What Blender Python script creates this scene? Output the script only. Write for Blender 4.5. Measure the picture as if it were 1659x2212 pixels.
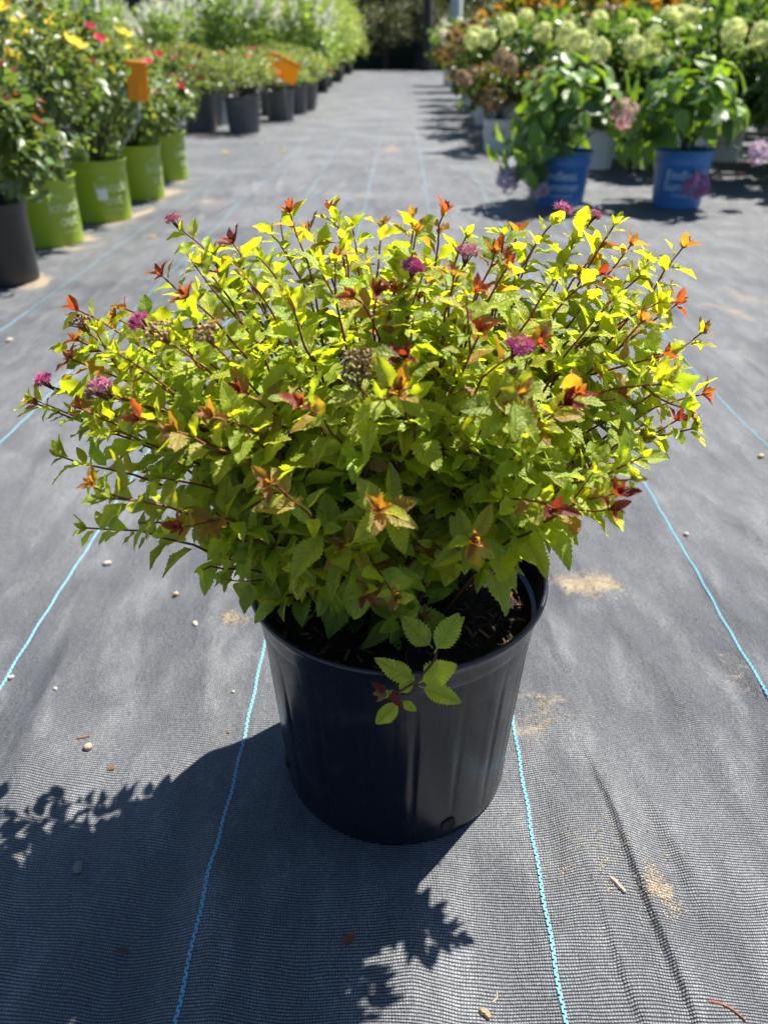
import bpy, bmesh, math, random
import numpy as np
from mathutils import Vector, Matrix

for o in list(bpy.data.objects): bpy.data.objects.remove(o)
S = bpy.context.scene
COL = S.collection
R_ = math.radians

# ------------------------------------------------------------------ camera
FPX, CX, CY = 1662.0, 829.5, 1106.0            # photo measured at 1659 x 2212
HOR, VX, CAMH = 97.0, 868.0, 0.668
PITCH = math.atan((CY - HOR) / FPX)
YAW = math.atan((VX - CX) / FPX * math.cos(PITCH))
cam_d = bpy.data.cameras.new('camera'); cam = bpy.data.objects.new('camera', cam_d); COL.objects.link(cam)
cam.location = (0, 0, CAMH)
cam.rotation_euler = (math.pi/2 - PITCH, 0, YAW)
cam_d.sensor_fit = 'VERTICAL'; cam_d.sensor_height = 34.6; cam_d.lens = 34.6 * FPX / 2212
cam_d.clip_start = 0.02; cam_d.clip_end = 400
cam_d.dof.use_dof = True; cam_d.dof.focus_distance = 0.64; cam_d.dof.aperture_fstop = 5.8
S.camera = cam

# ------------------------------------------------------------------ light
SUN_AZ, SUN_EL = 43.5, 56.5
w = bpy.data.worlds.new('World'); S.world = w; w.use_nodes = True
nt = w.node_tree; bg = nt.nodes['Background']
sky = nt.nodes.new('ShaderNodeTexSky'); sky.sky_type = 'NISHITA'; sky.sun_disc = False
sky.sun_elevation = R_(SUN_EL); sky.sun_rotation = R_(SUN_AZ)
sky.air_density = 1.0; sky.dust_density = 0.1; sky.ozone_density = 5.0
nt.links.new(sky.outputs[0], bg.inputs[0]); bg.inputs[1].default_value = 0.055
sd = bpy.data.lights.new('sun', 'SUN'); sd.energy = 5.0; sd.angle = R_(0.53); sd.color = (1, .955, .87)
so = bpy.data.objects.new('sun', sd); COL.objects.link(so)
sv = Vector((math.sin(R_(SUN_AZ))*math.cos(R_(SUN_EL)), math.cos(R_(SUN_AZ))*math.cos(R_(SUN_EL)), math.sin(R_(SUN_EL))))
so.location = sv * 30; so.rotation_euler = sv.to_track_quat('Z', 'Y').to_euler()
S.view_settings.view_transform = 'Standard'; S.view_settings.look = 'None'
S.view_settings.exposure = 1.35; S.view_settings.gamma = 1.0; S.view_settings.use_curve_mapping = False
S.cycles.max_bounces = 4; S.cycles.diffuse_bounces = 3; S.cycles.glossy_bounces = 2; S.cycles.transmission_bounces = 2

# ------------------------------------------------------------------ helpers
rng = np.random.default_rng(7); random.seed(7)
cF = np.array([-math.sin(YAW)*math.cos(PITCH), math.cos(YAW)*math.cos(PITCH), -math.sin(PITCH)])
cR = np.array([math.cos(YAW), math.sin(YAW), 0.0]); cU = np.cross(cR, cF); cC = np.array([0, 0, CAMH])
def ray(px, py): return cF + cR*(px-CX)/FPX - cU*(py-CY)/FPX
def G(px, py, z=0.0):                        # photo pixel -> point on the ground (or a level plane)
    r = ray(px, py); return cC + r*((z-cC[2])/r[2])
def PY(px, py, y):                           # photo pixel -> point at a known forward distance
    r = ray(px, py); return cC + r*(y/r[1])
def proj(P):
    v = np.asarray(P) - cC; z = v @ cF
    return CX + FPX*(v@cR)/z, CY - FPX*(v@cU)/z, z
def unit(a): return a/np.maximum(np.linalg.norm(a, axis=-1, keepdims=True), 1e-9)

def vnoise(x, y, seed=0):
    x = np.asarray(x, float); y = np.asarray(y, float)
    xi = np.floor(x).astype(np.int64); yi = np.floor(y).astype(np.int64); fx = x-xi; fy = y-yi
    fx = fx*fx*(3-2*fx); fy = fy*fy*(3-2*fy)
    def h(a, b):
        n = (a*374761393 + b*668265263 + seed*982451653) & 0x7fffffff
        n = ((n ^ (n >> 13))*1274126177) & 0x7fffffff
        return ((n ^ (n >> 16)) & 0xffff)/65535.0
    return (h(xi, yi)*(1-fx)+h(xi+1, yi)*fx)*(1-fy) + (h(xi, yi+1)*(1-fx)+h(xi+1, yi+1)*fx)*fy

def mesh_arrays(name, V, L, T, smooth=True, uv=None, col=None):
    """V (n,3) verts, L flat loop vertex ids, T loops per face, uv per loop, col per vertex"""
    me = bpy.data.meshes.new(name)
    V = np.ascontiguousarray(V, np.float32); L = np.ascontiguousarray(L, np.int32); T = np.asarray(T, np.int32)
    me.vertices.add(len(V)); me.vertices.foreach_set('co', V.ravel())
    me.loops.add(len(L)); me.loops.foreach_set('vertex_index', L)
    me.polygons.add(len(T)); st = np.concatenate([[0], np.cumsum(T)[:-1]]).astype(np.int32)
    me.polygons.foreach_set('loop_start', st)
    me.polygons.foreach_set('use_smooth', np.full(len(T), smooth))
    me.update(calc_edges=True)
    if uv is not None:
        u = me.uv_layers.new(name='UVMap'); u.data.foreach_set('uv', np.ascontiguousarray(uv, np.float32).ravel())
    if col is not None:
        a = me.attributes.new('Col', 'FLOAT_COLOR', 'POINT')
        c4 = np.ones((len(V), 4), np.float32); c4[:, :3] = col; a.data.foreach_set('color', c4.ravel())
    return me

class Tpl:                                   # a small template mesh that gets stamped many times
    def __init__(s, V, F, UV=None, C=None):
        s.V = np.array(V, float); s.F = F
        s.L = np.array([i for f in F for i in f]); s.T = np.array([len(f) for f in F])
        s.UV = None if UV is None else np.array(UV, float); s.C = C
    def stamp(s, name, M, O, col=None, smooth=True):
        m = len(O); n = len(s.V)
        V = np.einsum('mij,nj->mni', M, s.V) + O[:, None, :]
        L = (s.L[None] + np.arange(m)[:, None]*n).ravel(); T = np.tile(s.T, m)
        uv = None if s.UV is None else np.tile(s.UV[s.L], (m, 1))
        c = None
        if col is not None:
            c = np.repeat(col, n, axis=0)
            if s.C is not None: c = c*np.tile(s.C, (m, 1))
        return (V.reshape(-1, 3), L, T, uv, c)
def join(parts):
    Vs, Ls, Ts, us, cs = [], [], [], [], []; off = 0
    for V, L, T, u, c in parts:
        Vs.append(V); Ls.append(L+off); Ts.append(T); off += len(V)
        us.append(u if u is not None else np.zeros((len(L), 2))); cs.append(c if c is not None else np.ones((len(V), 3)))
    return np.concatenate(Vs), np.concatenate(Ls), np.concatenate(Ts), np.concatenate(us), np.concatenate(cs)
def pmesh(name, parts, smooth=True):
    V, L, T, u, c = join(parts); return mesh_arrays(name, V, L, T, smooth, u, c)

def frames(d, n, s):
    """rotation+scale matrices: local y -> d, local z ~ n, scale s (m,) or (m,3)"""
    d = unit(np.asarray(d, float)); n = np.asarray(n, float)
    x = unit(np.cross(d, n)); z = np.cross(x, d)
    M = np.stack([x, d, z], -1)
    s = np.asarray(s, float)
    if s.ndim == 1: s = np.repeat(s[:, None], 3, 1)
    return M*s[:, None, :]

def obj(name, me, mat=None, parent=None, **kw):
    o = bpy.data.objects.new(name, me); COL.objects.link(o)
    if mat is not None and me is not None and not me.materials: me.materials.append(mat)
    if parent is not None: o.parent = parent
    for k, v in kw.items(): o[k] = v
    return o
def thing(name, label, cat, loc, rz=0, group=None):
    o = bpy.data.objects.new(name, None); COL.objects.link(o); o.empty_display_size = .05
    o.location = loc; o.rotation_euler = (0, 0, rz); o['label'] = label; o['category'] = cat
    if group: o['group'] = group
    return o
def copy_tree(src, loc=None, rz=0, sc=1.0, label=None, parent=None):
    c = src.copy(); COL.objects.link(c)
    if parent is not None: c.parent = parent
    if loc is not None:
        c.location = loc; c.rotation_euler = (0, 0, rz); c.scale = (sc, sc, sc)
        if label: c['label'] = label
        elif 'label' in c: c['label'] = c['label']
    for ch in src.children: copy_tree(ch, parent=c)
    return c

def tube(pts, rad, sides=5, col=None):
    pts = np.asarray(pts, float); k = len(pts); rad = np.broadcast_to(np.asarray(rad, float), (k,))
    t = unit(np.gradient(pts, axis=0)); up = np.where(np.abs(t[:, 2:3]) > .93, [[1., 0, 0]], [[0, 0, 1.]])
    a = unit(np.cross(t, up)); b = np.cross(t, a)
    for i in range(1, k):
        if a[i] @ a[i-1] < 0: a[i] = -a[i]; b[i] = -b[i]
    ang = np.linspace(0, 2*np.pi, sides, endpoint=False)
    V = pts[:, None] + rad[:, None, None]*(np.cos(ang)[None, :, None]*a[:, None] + np.sin(ang)[None, :, None]*b[:, None])
    L = []; T = []
    for i in range(k-1):
        for j in range(sides):
            j2 = (j+1) % sides
            L += [i*sides+j, i*sides+j2, (i+1)*sides+j2, (i+1)*sides+j]; T.append(4)
    L += list(range((k-1)*sides, k*sides)); T.append(sides)
    L += list(range(sides-1, -1, -1)); T.append(sides)
    c = np.ones((k*sides, 3)) if col is None else np.tile(np.asarray(col, float), (k*sides, 1))
    return V.reshape(-1, 3), np.array(L), np.array(T), np.zeros((len(L), 2)), c

def lathe(prof, n=64, rmod=None, cap=False):
    """prof list of (r,z); rmod(theta array, r, z) -> radius"""
    th = np.linspace(0, 2*np.pi, n, endpoint=False); V = []
    for r, z in prof:
        rr = np.full(n, r) if rmod is None else rmod(th, r, z)
        V.append(np.stack([rr*np.cos(th), rr*np.sin(th), np.full(n, z)], 1))
    L = []; T = []
    for i in range(len(prof)-1):
        for j in range(n):
            j2 = (j+1) % n; L += [i*n+j, i*n+j2, (i+1)*n+j2, (i+1)*n+j]; T.append(4)
    if cap: L += list(range(n-1, -1, -1)); T.append(n)
    V = np.concatenate(V)
    return V, np.array(L), np.array(T), np.zeros((len(L), 2)), np.ones((len(V), 3))
def bez(a, b, c, n):
    t = np.linspace(0, 1, n)[:, None]; return (1-t)**2*a + 2*t*(1-t)*b + t*t*c

# ------------------------------------------------------------------ materials
class N:
    def __init__(s, name):
        s.m = bpy.data.materials.new(name); s.m.use_nodes = True; s.t = s.m.node_tree
        s.b = s.t.nodes['Principled BSDF']; s.out = s.t.nodes['Material Output']
    def n(s, typ, ins=None, **kw):
        x = s.t.nodes.new('ShaderNode'+typ)
        for k, v in kw.items(): setattr(x, k, v)
        for k, v in (ins or {}).items(): s.set(x.inputs[k], v)
        return x
    def set(s, sock, v):
        if isinstance(v, bpy.types.NodeSocket): s.t.links.new(v, sock)
        elif isinstance(v, bpy.types.Node): s.t.links.new(v.outputs[0], sock)
        else:
            if sock.type == 'RGBA' and len(v) == 3: v = (*v, 1)
            sock.default_value = v
    def math(s, op, a, b=0.0, c=None):
        d = {0: a, 1: b}
        if c is not None: d[2] = c
        return s.n('Math', d, operation=op).outputs[0]
    def mix(s, f, a, b, mode='MIX'):
        x = s.n('Mix', data_type='RGBA', blend_type=mode); s.set(x.inputs[0], f); s.set(x.inputs[6], a); s.set(x.inputs[7], b); return x.outputs[2]
    def noise(s, vec, scale, detail=3, rough=.55):
        return s.n('TexNoise', {'Vector': vec, 'Scale': scale, 'Detail': detail, 'Roughness': rough}).outputs[0]
    def ramp(s, f, a, b):
        return s.n('MapRange', {0: f, 1: a, 2: b}, interpolation_type='SMOOTHSTEP').outputs[0]
    def p(s, **kw):
        for k, v in kw.items(): s.set(s.b.inputs[k.replace('_', ' ')], v)
        return s

def simple(name, col, rough=.5, spec=.5, var=.25, scale=40, bump=0.0, bscale=200):
    k = N(name); g = k.n('NewGeometry').outputs['Position']
    nz = k.noise(g, scale, 4)
    c = k.mix(nz, tuple(x*(1-var) for x in col), tuple(min(1, x*(1+var)) for x in col))
    k.p(Base_Color=c, Roughness=rough); k.set(k.b.inputs['Specular IOR Level'], spec)
    if bump:
        bn = k.n('Bump', {'Strength': 1.0, 'Distance': bump, 'Height': k.noise(g, bscale, 4)}); k.set(k.b.inputs['Normal'], bn.outputs[0])
    return k.m

def leaf_mat(name, source='Col', trans=.54, rough=.40, spec=.5, tmul=(1.65, 1.50, .28), mottle=.35, veins=True, nscale=500):
    k = N(name)
    if source == 'object': c0 = k.n('ObjectInfo').outputs['Color']
    else: c0 = k.n('Attribute', attribute_name='Col').outputs['Color']
    geo = k.n('NewGeometry'); pos = geo.outputs['Position']
    n1 = k.noise(pos, nscale, 3, .6); m = k.ramp(n1, .42, .68)
    c = k.mix(k.math('MULTIPLY', m, mottle), c0, k.mix(1.0, c0, (1.5, 1.35, 1.3), 'MULTIPLY'))
    n2 = k.noise(pos, nscale*.12, 2); c = k.mix(k.ramp(n2, .35, .7), k.mix(1.0, c, (.84, .88, .9), 'MULTIPLY'), c)
    if veins:
        uv = k.n('SeparateXYZ', {0: k.n('TexCoord').outputs['UV']})
        au = k.math('MULTIPLY', k.math('ABSOLUTE', k.math('SUBTRACT', uv.outputs[0], .5)), 2.0)
        a = k.math('SUBTRACT', k.math('MULTIPLY', uv.outputs[1], 8.0), k.math('MULTIPLY', au, 1.8))
        tri = k.math('MULTIPLY', k.math('ABSOLUTE', k.math('SUBTRACT', k.math('FRACT', a), .5)), 2.0)
        vein = k.ramp(tri, .80, .98); mid = k.ramp(au, .10, .02)
        vv = k.math('MAXIMUM', vein, mid)
        c = k.mix(k.math('MULTIPLY', vv, .35), c, k.mix(1.0, c, (1.35, 1.3, 1.5), 'MULTIPLY'))
        h = k.math('SUBTRACT', k.math('MULTIPLY', n1, .8), vv)
        bn = k.n('Bump', {'Strength': .8, 'Distance': .0018, 'Height': h}); k.set(k.b.inputs['Normal'], bn.outputs[0])
    cb = k.mix(geo.outputs['Backfacing'], c, k.mix(1.0, c, (1.12, 1.1, 1.3), 'MULTIPLY'))
    k.p(Base_Color=cb, Roughness=rough); k.set(k.b.inputs['Specular IOR Level'], spec)
    tr = k.n('BsdfTranslucent', {'Color': k.mix(1.0, c, tmul, 'MULTIPLY')})
    ms = k.n('MixShader', {0: trans, 1: k.b.outputs[0], 2: tr.outputs[0]})
    k.t.links.new(ms.outputs[0], k.out.inputs[0])
    return k.m

M_leaf = leaf_mat('spirea_leaf', 'Col'); M_leafo = leaf_mat('spirea_leaf_single', 'object')
M_bgleaf = leaf_mat('nursery_leaf', 'Col', trans=.45, rough=.36, spec=.5, veins=False, nscale=60, tmul=(1.5, 1.4, .45))
M_bgleafo = leaf_mat('hydrangea_leaf', 'object', trans=.35, rough=.42, spec=.4, nscale=80)
M_petal = leaf_mat('petal', 'Col', trans=.4, rough=.6, spec=.2, veins=False, nscale=300, tmul=(1.1, 1.05, 1.05), mottle=.2)
def vcol_mat(name, rough, spec=.4, bump=0):
    k = N(name); c = k.n('Attribute', attribute_name='Col').outputs['Color']; g = k.n('NewGeometry').outputs['Position']
    k.p(Base_Color=k.mix(k.noise(g, 300, 4), k.mix(1.0, c, (.7, .7, .7), 'MULTIPLY'), k.mix(1.0, c, (1.3, 1.3, 1.3), 'MULTIPLY')), Roughness=rough)
    k.set(k.b.inputs['Specular IOR Level'], spec)
    if bump: k.set(k.b.inputs['Normal'], k.n('Bump', {'Distance': bump, 'Height': k.noise(g, 700, 4)}).outputs[0])
    return k.m
M_stem = vcol_mat('stem_bark', .55, .3, .0006)
M_chip = vcol_mat('bark_and_stone', .85, .2, .0012)

# main pot plastic: glossy black with dust and fine scratches
k = N('black_pot_plastic'); g = k.n('TexCoord').outputs['Object']
mp = k.n('Mapping', {0: g, 3: (1, 1, .12)}).outputs[0]
nz = k.noise(mp, 60, 5, .6); dust = k.ramp(k.noise(g, 22, 5, .65), .5, .8)
spl = k.ramp(k.noise(g, 260, 2, .5), .68, .78)
k.p(Base_Color=k.mix(k.math('MAXIMUM', k.math('MULTIPLY', dust, .6), k.math('MULTIPLY', spl, .5)), (.006, .0075, .014), (.034, .033, .034)), Roughness=k.n('MapRange', {0: nz, 1: .3, 2: .7, 3: .17, 4: .32}).outputs[0])
k.set(k.b.inputs['Normal'], k.n('Bump', {'Strength': .5, 'Distance': .0006, 'Height': nz}).outputs[0]); k.set(k.b.inputs['Specular IOR Level'], .5)
M_black = k.m
M_soil = simple('potting_soil', (.022, .015, .010), .9, .15, .6, 120, .004, 180)
M_pgreen = simple('lime_pot_plastic', (.27, .38, .018), .38, .5, .08, 8)
M_pblue = simple('blue_pot_plastic', (.035, .155, .42), .38, .5, .08, 8)
M_pwhite = simple('white_pot_plastic', (.72, .73, .72), .45, .4, .06, 8)
M_pgrey = simple('grey_pot_plastic', (.095, .10, .11), .45, .5, .15, 12)
M_pblk = simple('black_nursery_plastic', (.014, .015, .017), .38, .5, .3, 12)
M_print = simple('white_print', (.55, .62, .36), .5, .3, .1, 30)
M_printb = simple('pale_blue_print', (.50, .62, .74), .5, .3, .1, 30)
M_printd = simple('dark_print', (.05, .06, .06), .5, .3, .1, 30)
M_sticker = simple('paper_sticker', (.75, .75, .72), .6, .2, .05, 30)
k = N('orange_plastic_sign'); k.p(Base_Color=(.95, .42, .014, 1), Roughness=.45)
k.t.links.new(k.n('MixShader', {0: .62, 1: k.b.outputs[0], 2: k.n('BsdfTranslucent', {'Color': (.98, .55, .02)}).outputs[0]}).outputs[0], k.out.inputs[0]); M_orange = k.m
M_metal = simple('galvanised_stake', (.35, .36, .36), .4, .5, .2, 30)

# woven ground fabric
k = N('woven_ground_fabric'); tc = k.n('TexCoord').outputs['Object']
wob = k.n('TexNoise', {'Vector': tc, 'Scale': 9.0, 'Detail': 2.0}).outputs['Color']
pv = k.n('VectorMath', {0: tc, 1: k.n('VectorMath', {0: wob, 3: .020}, operation='SCALE').outputs[0]}, operation='ADD').outputs[0]
sx = k.n('SeparateXYZ', {0: pv})
v = k.math('MULTIPLY', sx.outputs[1], 1/.0027); row = k.math('FLOOR', v); fv = k.math('FRACT', v)
u = k.math('ADD', k.math('MULTIPLY', sx.outputs[0], 1/.0022), k.math('MULTIPLY', k.noise(tc, 60, 2), 2.4))
cu = k.math('ABSOLUTE', k.math('SINE', k.math('MULTIPLY', u, math.pi)))
cv = k.math('SINE', k.math('MULTIPLY', fv, math.pi))
wv = k.math('MULTIPLY', k.math('POWER', cv, .7), k.math('ADD', .62, k.math('MULTIPLY', cu, .38)))
big = k.noise(tc, 2.2, 4, .6); med = k.noise(k.n('Mapping', {0: tc, 3: (1, .35, 1)}).outputs[0], 26, 4, .6); fine = k.noise(tc, 420, 3, .7)
dustc = k.mix(k.math('MULTIPLY', k.ramp(big, .3, .75), .8), (.066, .067, .071), (.150, .147, .143))
dustc = k.mix(k.math('MULTIPLY', k.ramp(med, .42, .80), .60), dustc, (.19, .187, .182))
dustc = k.mix(k.math('MULTIPLY', k.ramp(k.math('ADD', wv, k.math('MULTIPLY', k.math('SUBTRACT', fine, .5), 1.1)), .70, 1.05), .8), dustc, k.mix(1.0, dustc, (3.0, 3.0, 3.0), 'MULTIPLY'))  # sparkle put into the colour: thread crests painted lighter in fine speckles
gap = k.ramp(k.math('ADD', wv, k.math('MULTIPLY', k.math('SUBTRACT', fine, .5), .9)), .48, .10)
c = k.mix(k.math('MULTIPLY', gap, .92), dustc, (.012, .012, .014))
sandA = k.n('Attribute', attribute_name='sand').outputs['Fac']
sandm = k.ramp(k.math('ADD', sandA, k.math('MULTIPLY', k.math('SUBTRACT', k.noise(tc, 160, 5, .75), .5), 1.1)), .42, .78)
c = k.mix(sandm, c, k.mix(fine, (.26, .19, .11), (.50, .40, .27)))
k.p(Base_Color=k.mix(1.0, c, (.96, 1.0, 1.07), 'MULTIPLY'), IOR=1.36, Roughness=k.math('ADD', k.n('MapRange', {0: med, 1: .3, 2: .75, 3: .43, 4: .57}).outputs[0], k.math('MULTIPLY', sandm, .4)))
k.set(k.b.inputs['Specular IOR Level'], k.math('SUBTRACT', .50, k.math('MULTIPLY', sandm, .38)))
hgt = k.math('ADD', wv, k.math('MULTIPLY', fine, .9))
b1 = k.n('Bump', {'Strength': .95, 'Distance': .0014, 'Height': hgt})
b2 = k.n('Bump', {'Strength': .6, 'Distance': .010, 'Height': med, 'Normal': b1.outputs[0]})
k.set(k.b.inputs['Normal'], b2.outputs[0])
M_ground = k.m
M_thread = simple('blue_marker_thread', (.16, .38, .49), .6, .3, .5, 220)

# ------------------------------------------------------------------ ground
POT = np.array([.001, .590])
CREASES = [  # (x0,y0,x1,y1,height,soft width,sharp width)
    ((.205, .62), (.218, .52), (.228, .42), (.243, .30), .0080, .030, .0030),
    ((.178, .47), (.186, .42), (.19, .36), (.203, .28), .0040, .025, .003),
    ((.29, .95), (.30, .80), (.33, .70), (.35, .62), .0045, .06, .012),
    ((.40, .80), (.42, .72), (.45, .66), (.47, .60), .0050, .05, .012),
    ((.145, .66), (.152, .60), (.17, .52), (.175, .44), .0040, .05, .014),
    ((-.42, .70), (-.40, .62), (-.40, .55), (-.41, .46), .0035, .05, .012),
    ((-.35, 1.15), (-.30, 1.0), (-.29, .90), (-.31, .8), .0040, .06, .012),
]
_rc = np.random.default_rng(77)
for _i in range(26):                         # short loose wrinkles either side of the pot
    _x = _rc.uniform(.16, .95) if _i < 17 else _rc.uniform(-.95, -.2); _y = _rc.uniform(.35, 1.7); _l = _rc.uniform(.10, .28); _s = _rc.uniform(.02, .28)*(1 if _x > 0 else -.6)
    CREASES.append(((_x, _y+_l), (_x+_s*_l*.3, _y+_l*.66), (_x+_s*_l*.7, _y+_l*.33), (_x+_s*_l, _y), _rc.uniform(.003, .0065), _rc.uniform(.02, .05), _rc.uniform(.007, .012)))
def seam_x(y): return .80 - .012*np.sin(y*4.1) - .03*np.clip(y-2.2, 0, 9) - .055*np.clip(y-3.0, 0, 9)
def ground_h(x, y):
    x = np.asarray(x, float); y = np.asarray(y, float)
    near = np.clip((9-y)/6, .12, 1)*np.clip((1.15-np.abs(x))/.25, 0, 1)
    skew = x + .16*(y-1)
    h = .018*(vnoise(skew*9, y*1.6, 1)-.2) + .011*(vnoise((x-.12*y)*19, y*3.4, 2)-.3) + .0016*vnoise(skew*46, y*6, 3)
    rid = 1-np.abs(2*vnoise(skew*5.5+3, y*.9, 5)-1); h = h + .010*np.clip(rid-.75, 0, 1)*4*vnoise(x*2, y*2, 9)
    h = h*near
    for c0, c1, c2, c3, hh, ws, wn in CREASES:
        yy = np.array([c3[1], c2[1], c1[1], c0[1]]); xx = np.array([c3[0], c2[0], c1[0], c0[0]])
        cxx = np.interp(y, yy, xx); end = np.clip((y-yy[0]+.04)/.08, 0, 1)*np.clip((yy[-1]-y)/.12, 0, 1)
        d = x-cxx
        pr = np.where(d < 0, np.exp(-(d/wn)**2), np.exp(-(d/ws)**2)); h = h + hh*pr*end
    d = x-seam_x(y)
    h = h + .0045*np.where(d < 0, np.exp(-(d/.005)**2), np.exp(-(d/.10)**2))*np.clip((9-y)/4, 0, 1)
    r = np.hypot(x-POT[0], y-POT[1]); return h*np.clip((r-.125)/.10, 0, 1)
gx = np.unique(np.concatenate([np.arange(-1.2, .1301, .0065), np.arange(.13, .30, .0022), np.arange(.30, 1.2001, .0055), -1.2-np.geomspace(.02, 80, 46), 1.2+np.geomspace(.02, 80, 46)]))
gy = np.unique(np.concatenate([np.arange(.05, 1.9, .0065), 1.9+np.cumsum(np.geomspace(.008, .10, 150)), [9, 10, 12, 15, 20, 28, 40, 60, 100, 140], [-.1, -.4, -1, -3, -10, -40]]))
X, Y = np.meshgrid(gx, gy); H = ground_h(X, Y)
V = np.stack([X, Y, H], -1).reshape(-1, 3); nx, ny = len(gx), len(gy)
ii = (np.arange(ny-1)[:, None]*nx + np.arange(nx-1)[None]).ravel()
L = np.stack([ii, ii+1, ii+nx+1, ii+nx], 1).ravel()
gm = mesh_arrays('ground', V, L, np.full(len(ii), 4))
sand = np.zeros(X.shape)
def blob(px, py, rx, ry, a=1.0, dx=0, dy=0):
    q = G(px, py); global sand
    wx = 1.3*rx*(vnoise(X/rx*1.3+7, Y/ry*1.3, 31)-.5); wy = 1.3*ry*(vnoise(X/rx*1.3, Y/ry*1.3+5, 32)-.5)
    sand = np.maximum(sand, a*np.exp(-(((X-q[0]-dx+wx)/rx)**2 + ((Y-q[1]-dy+wy)/ry)**2)))
for a in [(1280, 1278, .055, .045, .80), (1165, 1570, .05, .02, .62), (1160, 1525, .035, .02, .66), (1420, 1950, .018, .022, .62), (1300, 1880, .06, .05, .42),
          (455, 437, .07, .09, .72), (575, 500, .07, .13, .70), (1600, 640, .16, .16, .55), (1560, 680, .10, .10, .62), (1590, 1460, .03, .06, .5), (510, 1352, .02, .015, .6),
          (660, 545, .06, .1, .8), (820, 320, .16, .40, .62), (800, 430, .03, .1, .7), (780, 425, .03, .08, .7), (870, 240, .3, .5, .28), (900, 228, .4, .4, .28), (730, 240, .4, .5, .28),
          (470, 440, .07, .05, .6), (1245, 545, .12, .1, .4), (85, 605, .07, .12, .80), (60, 618, .09, .06, .75), (182, 518, .08, .15, .80), (150, 535, .10, .07, .75), (288, 462, .09, .2, .85), (250, 480, .12, .08, .75), (345, 425, .11, .26, .80), (405, 385, .09, .25, .65), (1590, 760, .07, .1, .55)]: blob(*a)
at = gm.attributes.new('sand', 'FLOAT', 'POINT'); at.data.foreach_set('value', sand.ravel().astype(np.float32))
ground = obj('ground', gm, M_ground, kind='structure')
ground['label'] = 'black woven weed fabric with thin blue marker threads'

def thread(x0, ya, yb, wig, seed):
    """marker thread: two columns of short stitches, offset like a twisted cord, lying on the fabric"""
    per = .0072; parts = []; Vs = []; F = []
    ys = np.arange(ya, min(yb, 2.2), per)
    def xx(y): return x0 + wig*(vnoise(y*1.3, y*0+seed, seed)-.5)*2 + .0006*np.sin(y*90+seed)
    for col, off in ((-1, 0), (1, per/2)):
        for y in ys+off:
            for yy in (y-.0028, y+.0028):
                xm = float(xx(np.array(yy))); hz = float(ground_h(xm, yy))
                Vs += [(xm+(-.0017 if col < 0 else -.0001), yy, hz+.0008), (xm+(.0001 if col < 0 else .0017), yy, hz+.0008),
                       (xm+(col*.0008), yy, hz+.0013)]
            b = len(Vs)-6; F += [(b, b+2, b+5, b+3), (b+2, b+1, b+4, b+5)]
    y = max(ya, 2.2)
    st = []
    while y < yb:
        st.append(y); y += .02 + .02*(y-2)
    for y in st:
        xm = float(xx(np.array(y))); hz = float(ground_h(xm, y))
        Vs += [(xm-.0010, y, hz+.0012), (xm+.0010, y, hz+.0012)]
    b = len(Vs)-2*len(st)
    for i in range(len(st)-1): F.append((b+2*i, b+2*i+1, b+2*i+3, b+2*i+2))
    me = bpy.data.meshes.new('blue_thread'); me.from_pydata(Vs, [], F); me.update()
    obj('blue_thread', me, M_thread, ground)
for i, x0 in enumerate([-1.085, -.778, -.473, -.1695, .1365, .432, .703]):
    thread(x0, [1.7, 1.1, .5, .22, .22, .5, 1.0][i], 9.0, [.018, .006, .004, .0015, .0015, .006, .012][i], i+1)

# ------------------------------------------------------------------ leaf and flower templates
def serrate_leaf(W=.27, nseg=9, fold=.35, bend=.25, wave=.05, twist=0.0, seed=0):
    r = np.random.default_rng(seed); V = []; UV = []
    t = np.linspace(0, 1, nseg+1)
    def wid(t): return W*np.clip(t, 0, 1)**.60*np.clip(1-t, 0, 1)**.98*1.95
    def zz(x, t, q=0): return abs(x)*fold - bend*t*t + wave*1.15*math.sin(t*11+(2 if x > 0 else 0)+seed)*abs(x)/W + q + twist*x*t
    mid = []; q = {}; e = {}; kk = {}
    for i in range(nseg+1):
        mid.append(len(V)); V.append((0, t[i], zz(0, t[i]))); UV.append((.5, t[i]))
    for s in (-1, 1):
        for i in range(nseg+1):
            if 0 < i < nseg:
                wq = wid(t[i])
                q[s, i] = len(V); V.append((s*wq*.5, t[i]+.03, zz(s*wq*.5, t[i], .017*(1 if i % 2 else -1)))); UV.append((.5+.25*s, t[i]))
                e[s, i] = len(V); V.append((s*wq*.90, t[i]+.04, zz(s*wq*.9, t[i]))); UV.append((.5+.43*s, t[i]))
        for i in range(nseg):
            tm = t[i]+.72/nseg; wk = wid(tm)*1.10+.008
            kk[s, i] = len(V); V.append((s*wk, tm+.05*(1-tm)+.012, zz(s*wk, tm)+r.uniform(-.02, .02))); UV.append((.5+.5*s, tm))
    F = []
    for s in (-1, 1):
        for i in range(nseg):
            a, b = mid[i], mid[i+1]
            if i == 0: f = [[a, q[s, 1], b], [a, kk[s, 0], e[s, 1], q[s, 1]]]
            elif i == nseg-1: f = [[a, q[s, i], b], [q[s, i], e[s, i], kk[s, i], b]]
            else: f = [[a, q[s, i], q[s, i+1], b], [q[s, i], e[s, i], kk[s, i], e[s, i+1], q[s, i+1]]]
            for x in f: F.append(x if s > 0 else x[::-1])
    # petiole
    b = len(V)
    V += [(-.012, -.13, .0), (.012, -.13, .0), (.012, .02, .004), (-.012, .02, .004)]; UV += [(.5, 0)]*4; F.append([b, b+1, b+2, b+3])
    V = np.array(V); V[:, 1] += .12
    return Tpl(V, F, UV)
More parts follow.
